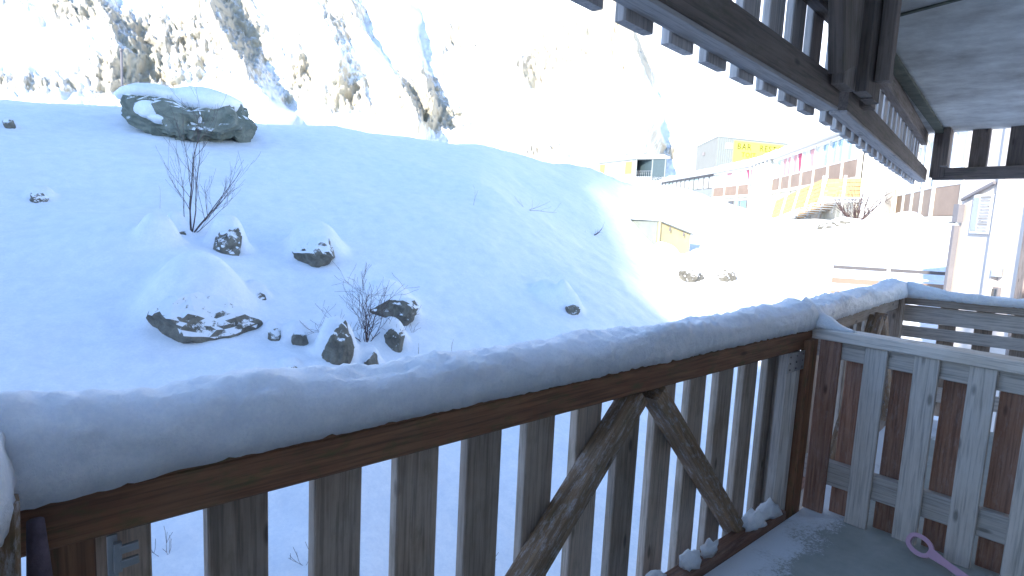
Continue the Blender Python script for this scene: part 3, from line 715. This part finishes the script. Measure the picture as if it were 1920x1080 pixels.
V, F = rock_data((bx+1.16, by-.1, bz+.42), (.36, .5, .30), 31); V = rotz(V, (bx, by), ang); mesh_obj('rock', V, F, M['bigrock'], t)

# ================================================================ BARE SHRUBS AND TWIGS
def grow(start, direc, length, rad, depth, rng, out, spread=.5, wob=.10, kids=3, up_=.15):
    pts = [Vector(start)]; d = Vector(direc).normalized(); n = 7; rr = [rad]
    for i in range(n):
        d = (d+Vector((rng.gauss(0, wob), rng.gauss(0, wob), rng.gauss(0, wob)+up_*.3))).normalized()
        pts.append(pts[-1]+d*length/n); rr.append(max(rad*(1-(i+1)/n*.75), .0016))
    out.append((pts, rr))
    if depth > 0:
        for k in range(kids):
            i = rng.randint(1, n-1); dd = (d+Vector((rng.gauss(0, spread), rng.gauss(0, spread), rng.gauss(.15, spread*.6)))).normalized()
            grow(pts[i], dd, length*rng.uniform(.4, .7), rr[i]*.62, depth-1, rng, out, spread, wob, kids, up_)
def shrub(name, x, y, label, stems, material, seed, cat='shrub', kids=3, depth=2, spread=.45, wob=.1, rad=.012):
    rng = random.Random(seed); z = gz(x, y)-.05; t = thing(name, (x, y, z), label, cat)
    for (dx, dy, dz, L) in stems:
        out = []; grow((x+dx*.04, y+dy*.04, z), (dx, dy, dz), L, rad*L, depth, rng, out, spread, wob, kids)
        V, F = merge([tube_data(p, r, 5) for p, r in out]); mesh_obj('stem', V, F, material, t, smooth=True)
    return t
shrub('young_birch', 2.86, 11.05, 'leafless young birch with forked dark branches on the left slope', [(-.02, .05, 1, 1.75), (.5, -.05, .9, 1.35), (-.12, 0, 1, 1.35), (.62, .1, .62, 1.1), (-.35, .1, .8, .95), (.15, 0, 1, 1.4), (.8, 0, .5, .8)], M['birch'], 4, 'young tree', kids=4, spread=.36, wob=.08, rad=.0085)
shrub('thorny_bush', 4.22, 7.62, 'tangled leafless thorny bush with reddish stems just above the railing snow', [(.1, 0, 1, .95), (.25, .1, .9, .9), (-.35, 0, .8, .7), (.45, 0, .6, .8), (-.1, .1, 1, .75), (-.6, .1, .45, .6), (.6, .1, .35, .7), (.05, -.3, .7, .5), (-.2, -.2, .9, .8), (.35, .2, 1, .85), (-.8, 0, .35, .8), (.2, -.2, 1, .6), (.75, 0, .2, .6)], M['twig'], 8, 'bush', kids=4, depth=2, spread=.55, wob=.16, rad=.008)
shrub('dry_twig', 9.4, 11.87, 'single thin dry twig with bent tip on the upper middle slope', [(.1, 0, 1, .45)], M['straw'], 3, 'twig', kids=2, depth=1, rad=.01)
shrub('dry_twig', 11.6, 12.3, 'row of flattened dry twigs near the skyline in the middle', [(.8, -.3, .25, .7), (-.4, .2, .3, .5), (.9, -.4, .1, .8)], M['straw'], 5, 'twig', kids=2, depth=1, rad=.008)
shrub('grass_stem', 5.33, 7.13, 'thin dry grass stem right of the thorny bush, the taller one', [(.05, 0, 1, .3)], M['straw'], 6, 'grass', kids=1, depth=1, rad=.01)
shrub('grass_stem', 4.85, 7.25, 'thin dry grass stem right of the thorny bush, the shorter one', [(.0, 0, 1, .22)], M['straw'], 7, 'grass', kids=1, depth=1, rad=.01)
shrub('grass_stem', 2.62, 12.0, 'lone faint grass stem left of the young birch', [(.0, 0, 1, .45)], M['straw'], 9, 'grass', kids=0, depth=0, rad=.006)
LOW = [(1.15, 5.25, 'seen through the first wide gap of the railing'), (1.6, 4.9, 'seen through the second gap of the railing'), (2.1, 4.7, 'behind the third slat gap of the railing'), (2.9, 4.3, 'behind the long brace of the railing'), (3.6, 4.1, 'behind the gaps right of the long brace'), (4.2, 3.9, 'behind the slats right of the brace apex'), (1.35, 4.3, 'low down behind the left slats'), (3.2, 3.6, 'low down behind the middle slats')]
for i, (x, y, s) in enumerate(LOW):
    shrub('dry_weed', x, y, 'small dry weed poking from the snow '+s, [(rnd.uniform(-.5, .5), rnd.uniform(-.3, .3), .8, .24), (rnd.uniform(-.6, .6), 0, .5, .22), (rnd.uniform(-.8, .8), 0, .4, .2)], M['twig'], 20+i, 'weed', kids=2, depth=1, rad=.011)
shrub('dark_twig_row', 14.5, 12.4, 'row of dark twig tips poking from the snow left of the ochre shed', [(.9, -.3, .15, .5), (-.8, .3, .15, .4), (.5, -.2, .3, .3)], M['twig'], 40, 'twig', kids=3, depth=1, rad=.03)
shrub('roadside_bush', 30.0, 10.2, 'dense leafless dark bush under the orange timber landing', [(math.cos(k*.7)*.7, math.sin(k*.7)*.7, .8, 1.1+.05*k) for k in range(18)], M['twig'], 50, 'bush', kids=4, depth=2, spread=.5, wob=.12, rad=.02)
t = thing('marker_pole', (4.0, 22.8, gz(4.0, 22.8)), 'thin grey pole standing behind the skyline left of the big boulder', 'pole')
tube('shaft', [(4.0, 22.8, gz(4.0, 22.8)-.3), (4.0, 22.8, 5.9)], .035, M['gutter'], t, 8)
tube('cap', [(4.0, 22.8, 5.901), (4.0, 22.8, 5.98)], .05, M['gutter'], t, 8)
# ================================================================ OCHRE SHED
t = thing('shed', (21.5, 14.6, 0), 'small ochre shed with snowy lean-to roof in the bright snow on the right slope', 'shed')
a, b_, c_, e_ = (20.5, 14.1), (22.55, 13.75), (22.9, 15.4), (20.75, 15.75)
zb = -.4; za = 1.5; zr = 1.02
def wallq(name, p, q, z00, z01, th, material):
    p, q = Vector(p), Vector(q); d = (q-p).normalized(); n_ = Vector((d.y, -d.x))*th
    v = [(p.x, p.y, zb), (q.x, q.y, zb), (q.x, q.y, z01), (p.x, p.y, z00), (p.x-n_.x, p.y-n_.y, zb), (q.x-n_.x, q.y-n_.y, zb), (q.x-n_.x, q.y-n_.y, z01), (p.x-n_.x, p.y-n_.y, z00)]
    return mesh_obj(name, v, [(0, 1, 2, 3), (7, 6, 5, 4), (0, 4, 5, 1), (1, 5, 6, 2), (2, 6, 7, 3), (3, 7, 4, 0)], material, t)
fw = wallq('front_wall', (20.5, 14.1), (22.3, 13.8), za, zr, .08, M['shedfront'])
wallq('side_wall', (20.73, 15.75), (20.49, 14.19), za, za, .08, M['shedside'])
wallq('side_wall', (22.31, 13.89), (22.6, 15.4), zr, zr, .08, M['shedside'])
tube('corner_trim', [(20.47, 14.06, zb), (20.47, 14.06, za)], .045, M['yellow'] if 0 else M['shedfront'], t, 6)
for x, z, in ((20.95, 1.30), (21.75, 1.12)):
    box('bracket', (x, 14.02-(x-20.5)*.17-.03, z-.16), (x+.07, 14.02-(x-20.5)*.17, z), M['gutter'], fw)
prism('roof', [(20.42, 14.03), (22.37, 13.70), (22.7, 15.5), (20.7, 15.9)], [za, zr, zr, za], [za+.03, zr+.03, zr+.03, za+.03], M['shedside'], t)
def snowpad(name, poly, z, th, parent=None, label=None, amp=.05, res=14, round_=.12, rad=.14, extra=None):
    """rounded pad of snow on a quad roof; z: four corner heights"""
    V, F = [], []; P = [Vector((*p, zz)) for p, zz in zip(poly, z)]
    K = res
    for i in range(K+1):
        for j in range(K+1):
            u_, v_ = i/K, j/K
            q = P[0]*(1-u_)*(1-v_)+P[1]*u_*(1-v_)+P[2]*u_*v_+P[3]*(1-u_)*v_
            e = min(u_, 1-u_, v_, 1-v_)*2; h = th*min(1, (e/ rad)**.5 if e > 0 else 0)
            V.append(q+Vector((0, 0, h*(1+amp*noise.noise(q*1.3)*4)+.004)))
    for i in range(K):
        for j in range(K):
            a = i*(K+1)+j; F.append((a, a+K+1, a+K+2, a+1))
    return_ = mesh_obj(name, V, F, M['snow'], parent, smooth=True)
    md = return_.modifiers.new('base', 'SOLIDIFY'); md.thickness = .02; md.offset = -1
    return return_
snowpad('snow_cover', [(20.40, 14.0), (22.40, 13.67), (22.8, 15.9), (20.6, 16.3)], [za+.035, zr+.035, zr+.035, za+.035], .45, t)

# ================================================================ SIGNS
def text_mesh(body, size, material, parent, origin, xdir, zdir, bold=.02, name='lettering', spacing=1.1):
    cu = bpy.data.curves.new(name, 'FONT'); cu.body = body; cu.size = size; cu.extrude = .01; cu.offset = bold*size; cu.resolution_u = 3; cu.space_character = spacing
    o = bpy.data.objects.new(name, cu); col.objects.link(o); bpy.context.view_layer.update()
    me = bpy.data.meshes.new_from_object(o.evaluated_get(bpy.context.evaluated_depsgraph_get())); bpy.data.objects.remove(o); bpy.data.curves.remove(cu)
    me.materials.clear(); me.materials.append(material); me.name = name
    x = Vector(xdir).normalized(); z = Vector(zdir).normalized(); y = z; nrm = x.cross(z)   # text plane: x right, y up
    mw = Matrix((x, y, nrm)).transposed().to_4x4(); mw.translation = Vector(origin)
    o = finish(bpy.data.objects.new(name, me), parent, mw); o['kind'] = 'stuff'; return o
# ---- container bar on the roof terrace
C0 = Vector((55.8, 32.4, 0)); C1 = Vector((64.6, 28.6, 0)); C3 = Vector((62.5, 38.8, 0)); C2 = C1+(C3-C0)
zb_, zt_ = 6.42, 9.85
t = thing('rooftop_container', (C0+C2)/2+Vector((0, 0, zb_)), 'olive grey box with bright yellow bar sign standing on the roof terrace', 'container')
prism('body', [tuple(C0[:2]), tuple(C1[:2]), tuple(C2[:2]), tuple(C3[:2])], zb_, zt_, M['boxgrey'], t)
ctr = (C0+C2)/2
prism('roof_edge', [tuple((ctr+(c-ctr)*1.01)[:2]) for c in (C0, C1, C2, C3)], zt_+.004, zt_+.09, M['kiosk'], t)
snowpad('snow_cover', [tuple(c[:2]) for c in (C0, C1, C2, C3)], [zt_+.09]*4, .12, t)
fd = (C1-C0).normalized(); fn = Vector((fd.y, -fd.x, 0))
if fn.dot(Vector((0, 0, 0))-C0) < 0: fn = -fn
for k in range(7):   # corrugated ribs left of the sign
    P = C0+fd*(.12+.25*k)+fn*.03; board('rib', P+Vector((0, 0, zb_+.05)), P+Vector((0, 0, zt_-.05)), fd, .09, .05, M['kiosk'], t)
sp = C0+fd*1.95+fn*.05; L_ = 7.2
sg = board('sign_panel', sp+Vector((0, 0, 8.42)), sp+fd*L_+Vector((0, 0, 8.42)), (0, 0, 1), 2.5, .05, M['yellow'], t)
xd = fd
text_mesh('BAR   RESTAURANT', .82, M['letter'], sg, sp+fn*.03+fd*.35+Vector((0, 0, 8.88)), xd, (0, 0, 1), spacing=1.22)
text_mesh('TOIT    TERRASSE', .66, M['letter'], sg, sp+fn*.03+fd*.95+Vector((0, 0, 8.15)), xd, (0, 0, 1), spacing=1.2)
board('notice_board', C0+fd*.95+fn*.07+Vector((0, 0, 9.1)), C0+fd*1.7+fn*.07+Vector((0, 0, 9.1)), (0, 0, 1), .55, .04, M['white'], t)
sdn = (C3-C0).normalized(); sn = Vector((-sdn.y, sdn.x, 0))
P = C0+sdn*5.2+sn*.05+Vector((0, 0, 8.7)); box('lamp', P-Vector((.12, .12, .15)), P+Vector((.12, .12, .15)), M['gutter'], t)
# ---- kiosk with the yellow and white banner
K0 = Vector((79.8, 60.15, 0)); K1 = Vector((84.3, 71.4, 0)); K2 = Vector((80.6, 55.0, 0)); kz0, kz1 = 7.7, 10.7
K3 = K1+(K2-K0)
t = thing('kiosk', (K0+K3)/2+Vector((0, 0, kz0)), 'flat roofed bar kiosk with yellow and white banner on the middle skyline', 'kiosk')
kd = (K1-K0).normalized(); ks = (K2-K0).normalized()
KL, KS = (K1-K0).length, (K2-K0).length
kp = lambda s, q, z: K0+kd*s+ks*q+Vector((0, 0, z))
prism('body', [tuple(kp(s, q, 0)[:2]) for s, q in ((0, 2.9), (KL, 2.9), (KL, KS), (0, KS))][::1], kz0-1, kz1, M['kioskdark'], t)
prism('banner_wall', [tuple(kp(s, q, 0)[:2]) for s, q in ((0, 0), (KL, 0), (KL, .2), (0, .2))], kz0-1, kz1, M['kiosk'], t)
prism('roof', [tuple(kp(s, q, 0)[:2]) for s, q in ((-.3, -.3), (KL+.3, -.3), (KL+.3, KS+.3), (-.3, KS+.3))], kz1+.004, kz1+.35, M['kiosk'], t)
snowpad('snow_cover', [tuple(kp(s, q, 0)[:2]) for s, q in ((-.3, -.3), (KL+.3, -.3), (KL+.3, KS+.3), (-.3, KS+.3))], [kz1+.35]*4, .35, t)
kn = -ks
prism('floor_slab', [tuple(kp(s, q, 0)[:2]) for s, q in ((0, .21), (KL, .21), (KL, KS), (0, KS))], kz0-1, kz0+.3, M['snow'], t)
for q in (2.95, KS-.1): box('porch_post', kp(.08, q, kz0-.5)-Vector((.09, .09, 0)), kp(.08, q, kz1-.01)+Vector((.09, .09, 0)), M['kiosk'], t)
for k in range(14): tube('baluster', [kp(.1, .4+.33*k, kz0+.3), kp(.1, .4+.33*k, kz0+1.2)], .03, M['steel'], t, 5)
tube('handrail', [kp(.1, .25, kz0+1.22), kp(.1, KS, kz0+1.22)], .045, M['steel'], t, 6)
def panel(s0, s1, z0, z1, m_, nm, par=t): return board(nm, kp(s0, -.06, (z0+z1)/2), kp(s1, -.06, (z0+z1)/2), (0, 0, 1), z1-z0, .05, M[m_], par)
bn = panel(1.0, KL-.3, kz0+.75, kz1-.15, 'white', 'banner')
for s0, s1 in ((.95, 3.1), (KL-2.4, KL-.4)):
    board('yellow_square', kp(s0, -.10, kz0+1.8), kp(s1, -.10, kz0+1.8), (0, 0, 1), 2.0, .02, M['yellow'], bn)
text_mesh("L'Aiguille", .95, M['bluegrey'], bn, kp(KL-2.9, -.10, kz0+1.95), -kd, (0, 0, 1)); text_mesh("Bar", .95, M['bluegrey'], bn, kp(KL-2.9, -.10, kz0+.95), -kd, (0, 0, 1))

# ================================================================ RESTAURANT BUILDING
t = thing('restaurant_building', (45, 24, 2), 'long low building with ribbon windows, brown parapets and thick roof snow at the right', 'building')
WT, WB, PB = 6.0, 4.75, 3.95
def fseg(P, Q, nb, fills, zg, colm='cream', pan='panelbrown', wt=WT, wb=WB, pb=PB, frame='white', colw=.18, low='cream', wallt=None):
    P, Q = Vector((*P, 0)), Vector((*Q, 0)); d = (Q-P).normalized(); L = (Q-P).length; n_ = Vector((d.y, -d.x, 0))
    if n_.dot(-P) < 0: n_ = -n_
    u = lambda s, o, z: P+d*s+n_*o+Vector((0, 0, z))
    B = L/nb
    board('wall', u(0, -.25, (zg+pb-.2)/2), u(L, -.25, (zg+pb-.2)/2), (0, 0, 1), (pb-.2)-zg, .3, M[low], t)
    board('floor_beam', u(0, -.02, pb-.1), u(L, -.02, pb-.1), (0, 0, 1), .18, .2, M[colm], t)
    board('head_beam', u(0, -.04, wt+.06), u(L, -.04, wt+.06), (0, 0, 1), .12, .2, M[frame], t)
    for k in range(nb):
        s0, s1 = k*B+colw/2, (k+1)*B-colw/2
        board('parapet_panel', u(s0+.01, -.05, (wb+pb)/2), u(s1-.01, -.05, (wb+pb)/2), (0, 0, 1), wb-pb-.02, .08, M[pan], t)
        fr = []
        for a0, a1, z0, z1 in ((s0, s1, wb, wb+.07), (s0, s1, wt-.07, wt), (s0, s0+.06, wb+.07, wt-.07), (s1-.06, s1, wb+.07, wt-.07), ((s0+s1)/2-.04, (s0+s1)/2+.04, wb+.07, wt-.07)):
            c8 = [u(s, o, z) for z in (z0, z1) for s, o in ((a0, -.1), (a1, -.1), (a1, 0), (a0, 0))]
            fr.append((c8, [(0, 3, 2, 1), (4, 5, 6, 7), (0, 1, 5, 4), (1, 2, 6, 5), (2, 3, 7, 6), (3, 0, 4, 7)]))
        V, F = merge(fr); w = mesh_obj('window', V, F, M[frame], t)
        fl_ = fills[k % len(fills)]
        for h_, key in enumerate(fl_):
            a0, a1 = (s0+.06, (s0+s1)/2-.04) if h_ == 0 else ((s0+s1)/2+.04, s1-.06)
            mk, tri = (key, None) if isinstance(key, str) else key
            board('pane', u(a0+.004, -.075, (wb+wt)/2), u(a1-.004, -.075, (wb+wt)/2), (0, 0, 1), wt-wb-.16, .012, M[mk], w)
            if tri:   # curtain drawn to one side: a wedge of cloth
                zt2, zb2 = wt-.10, wb+.12; am = a0+(a1-a0)*.72
                q = [u(a0+.03, -.045, zt2), u(a1-.03, -.045, zt2), u(am, -.045, (zt2+zb2)/2), u(am-.12, -.045, zb2), u(a0+.35*(a1-a0), -.045, zb2+.25)]
                q2 = [p+n_*.02 for p in q]
                mesh_obj('curtain', q+q2, [(0, 1, 2, 3, 4)[::-1], (5, 6, 7, 8, 9)]+[(i, (i+1) % 5, 5+(i+1) % 5, 5+i) for i in range(5)], M[tri], w)
    for k in range(nb+1):
        board('column', u(k*B, -.03, zg), u(k*B, -.03, wt+.12), d, colw-.01, .16, M[colm], t)
    return P, Q, d, n_
gd = 'glassdark'; gp_ = 'glasspale'; gb = 'glassblue'; bl = 'blind'
S82, S64, S54, S45, S33, S27 = (65.44, 45.13), (53.58, 31.14), (47.29, 24.09), (42.75, 20.35), (33.6, 13.1), (30.3, 10.5)
fseg(S82, S64, 6, [(bl, 'mint'), ('mint', bl), (bl, gp_)], 1.5, frame='darkframe', colm='kiosk', pan='kiosk')
fseg(S64, S54, 3, [(gp_, 'blind'), ('blush', bl), (bl, ('blind', 'pink'))], 1.5, colm='cream')
fseg(S45, S33, 5, [(bl, 'mint'), ('blush', 'blush'), ('blush', ('blush', 'pink')), ('blind', ('glasspale', 'blush')), (bl, gb)], 1.2, colm='cream')
fseg(S33, S27, 2, [(gb, gb), (gb, 'glasspale')], 1.2, colm='cream')
# lower storey windows under the second length
P, Q = Vector((*S64, 0)), Vector((*S54, 0)); d = (Q-P).normalized(); n_ = Vector((d.y, -d.x, 0)); n_ = n_ if n_.dot(-P) > 0 else -n_
for k in range(4):
    a0 = 4.2+1.5*k; c_ = P+d*a0+n_*-.07
    w = board('lower_window', c_+Vector((0, 0, 2.95)), c_+d*1.3+Vector((0, 0, 2.95)), (0, 0, 1), 1.05, .06, M['darkframe'], t)
    board('pane', c_+n_*.035+d*.06+Vector((0, 0, 2.95)), c_+n_*.035+d*1.24+Vector((0, 0, 2.95)), (0, 0, 1), .93, .012, M['glassblue' if k in (1, 2) else 'glassdark'], w)
# stair tower
tw = [S54, S45]
P, Q = Vector((*S54, 0)), Vector((*S45, 0)); d = (Q-P).normalized(); n_ = Vector((d.y, -d.x, 0)); n_ = n_ if n_.dot(-P) > 0 else -n_; L = (Q-P).length
q = [P+d*.1+n_*.25, Q-d*.1+n_*.25, Q-d*.1-n_*1.5, P+d*.1-n_*1.5]
prism('stair_tower', [tuple(v[:2]) for v in q], 1.2, 4.3, M['cream'], t)
tp = prism('tower_top', [tuple((v-n_*(.1 if i < 2 else 0))[:2]) for i, v in enumerate(q)], 4.304, 6.1, M['glasspale'], t)
for k in range(6):
    pp = q[0].lerp(q[1], k/5)+n_*.02; board('mullion', pp+Vector((0, 0, 4.304)), pp+Vector((0, 0, 6.1)), d, .10, .08, M['white'], t)
# roofs
def roof(pts, depth, z):
    for (p, q_) in zip(pts, pts[1:]):
        p, q_ = Vector((*p, 0)), Vector((*q_, 0)); d = (q_-p).normalized(); n_ = Vector((d.y, -d.x, 0)); n_ = n_ if n_.dot(-p) > 0 else -n_
        a = [p+n_*.35, q_+n_*.35, q_-n_*depth, p-n_*depth]
        prism('roof_slab', [tuple(v[:2]) for v in a], z, z+.28, M['white'], t)
        snowpad('roof_snow', [tuple(v[:2]) for v in a], [z+.28]*4, .40, t, rad=.05, res=20)
roof([S82, S64], 13, WT+.13); roof([S64, S54, S45, S33, S27], 9, WT+.145)
prism('core', [(66.2, 44.6), (54.4, 30.5), (48.0, 23.4), (43.3, 19.6), (34.1, 12.3), (31.0, 9.8), (38, 3), (64, 14), (78, 38)], .5, 6.1, M['cream'], t)
# white end pillar and the nearer, lower wing
box('end_pillar', (30.0, 9.2, .5), (31.0, 10.2, 7.5), M['white'], t)
fseg((33.0, 9.9), (24.79, 6.12), 5, [(bl, gp_), (bl, bl), (gp_, bl), (bl, gp_)], .3, colm='cream', wt=4.9, wb=3.12, pb=2.15)
fseg((24.79, 6.12), (20.6, 3.6), 2, [(bl, bl), (gp_, bl)], .3, colm='cream', wt=4.9, wb=3.12, pb=2.15)
prism('near_core', [(33.2, 9.2), (25.1, 5.4), (20.9, 2.9), (26, -6), (38, 2)], .3, 5.3, M['cream'], t)

# ================================================================ TIMBER LANDING AND STAIRS
t = thing('timber_stairs', (31, 12.3, 2), 'orange timber landing with stairs and white posts in front of the building', 'stairs')
Lp = [Vector((30.57, 12.01, 0)), Vector((30.0, 9.9, 0))]       # outer edge of the landing
bk = Vector((1.6, -.5, 0))
prism('landing_deck', [tuple(v[:2]) for v in (Lp[0], Lp[1], Lp[1]+bk, Lp[0]+bk)], 2.78, 2.92, M['white'], t)
d = (Lp[1]-Lp[0]).normalized(); L = (Lp[1]-Lp[0]).length
for k in range(5):
    z = 3.02+.185*k; board('guard_board', Lp[0]+Vector((0, 0, z)), Lp[1]+Vector((0, 0, z)), (0, 0, 1), .165, .04, M['orange'], t)
for k in range(3):
    P = Lp[0].lerp(Lp[1], k/2)+Vector((-.05, .02, 0)); board('post', P+Vector((0, 0, 1.2 if k == 1 else 2.7)), P+Vector((0, 0, 4.0)), d, .10, .08, M['white'], t)
snowpad('snow_cover', [tuple((Lp[0]+Vector((-.1, .05, 0)))[:2]), tuple((Lp[1]+Vector((-.1, .05, 0)))[:2]), tuple((Lp[1]+bk)[:2]), tuple((Lp[0]+bk)[:2])], [2.92]*4, .12, t)
E1 = Vector((33.6, 15.8, 0)); S0_, z_hi, z_lo = Lp[0], 2.95, 1.90
for side, o_ in (('near', Vector((0, 0, 0))), ('far', Vector((1.2, -.9, 0)))):
    for k in range(5):
        z = .10+.19*k; board('guard_board', S0_+o_+Vector((0, 0, z_hi+z)), E1+o_+Vector((0, 0, z_lo+z)), (0, 0, 1), .165, .04, M['orange'], t)
    for k in range(5):
        f_ = k/4; P = S0_.lerp(E1, f_)+o_+Vector((-.05, .03, 0)); zz = z_hi+(z_lo-z_hi)*f_
        dn = (E1-S0_).normalized(); board('post', P+dn*.25+Vector((.0, 0, zz-.35)), P-dn*.30+Vector((.0, 0, zz+1.05)), (E1-S0_), .09, .07, M['white'], t)
for k in range(10):
    f_ = (k+.5)/10; P = S0_.lerp(E1, f_); zz = z_hi+(z_lo-z_hi)*f_
    board('tread', P+Vector((.05, -.03, zz-.05)), P+Vector((1.15, -.86, zz-.05)), (E1-S0_), .55, .05, M['white'], t)

# ================================================================ LOW BRIDGE RAIL IN FRONT OF THE SNOWFIELD
t = thing('footbridge_railing', (17.6, 5.3, 0), 'low pale metal railing with horizontal bars beyond the corner snow', 'railing')
a, b_ = Vector((16.38, 6.02, 0)), Vector((17.9, 3.9, 0)); d = (b_-a).normalized()
for z, w_, m_ in ((.62, .08, 'darkframe'), (.42, .05, 'white'), (.28, .13, 'panelbrown'), (.10, .05, 'white'), (-.04, .11, 'panelbrown')):
    board('bar', a+Vector((0, 0, z)), b_+Vector((0, 0, z)), (0, 0, 1), w_, .05, M[m_], t)
for k in range(3):
    P = a.lerp(b_, k/2); board('post', P+Vector((-.04, 0, gz(P.x, P.y)-.2)), P+Vector((-.04, 0, .72)), d, .07, .05, M['white'], t)

# ================================================================ PALE WING AT THE RIGHT EDGE
t = thing('rendered_wing', (13, 1.5, -1.5), 'pale rendered house wing with louvred window at the right edge', 'building')
W0, W1 = Vector((13.35, 2.85, 0)), Vector((11.6, 1.30, 0)); d = (W1-W0).normalized(); n_ = Vector((-.663, .7486, 0)).normalized(); n_ = Vector((d.y, -d.x, 0)); n_ = n_ if n_.dot(-W0) > 0 else -n_
L = (W1-W0).length; u = lambda s, o, z: W0+d*s+n_*o+Vector((0, 0, z))
prism('wall', [tuple(v[:2]) for v in (W0, W1, W1-n_*6, W0-n_*6)], -2.9, 3.6, M['beige'], t)
board('gutter_pipe', u(.06, .08, -2), u(.06, .08, 1.75), d, .09, .09, M['gutter'], t)
board('meter_box', u(.12, .10, 1.80), u(.12, .10, 2.12), d, .16, .10, M['gutter'], t)
board('pipe_run', u(.10, .06, 2.20), u(.92, .06, 2.46), (0, 0, 1), .05, .05, M['gutter'], t)
w = board('louvred_window', u(.42, .03, 1.95), u(.92, .03, 1.95), (0, 0, 1), .66, .05, M['white'], t)
for k in range(12): board('louvre', u(.63, .062, 1.68+.05*k), u(.89, .062, 1.68+.05*k), (0, .3, 1), .035, .012, M['board'], w)
board('pane', u(.45, .06, 1.95), u(.60, .06, 1.95), (0, 0, 1), .56, .012, M['glasspale'], w)
board('pilaster', u(1.15, .05, -2.5), u(1.15, .05, 3.5), d, .16, .12, M['beige'], t)
lm = box('wall_lamp', u(1.30, .06, 1.02)-Vector((.07, .07, .07)), u(1.30, .06, 1.02)+Vector((.07, .07, .07)), M['steel'], t)
w = board('small_window', u(.98, .03, .60), u(1.36, .03, .60), (0, 0, 1), .36, .05, M['gutter'], t)
board('pane', u(1.01, .06, .60), u(1.33, .06, .60), (0, 0, 1), .30, .012, M['glassdark'], w)
board('corner_board', u(1.9, .06, -2.5), u(1.9, .06, 2.6), d, .16, .10, M['dark'], t)
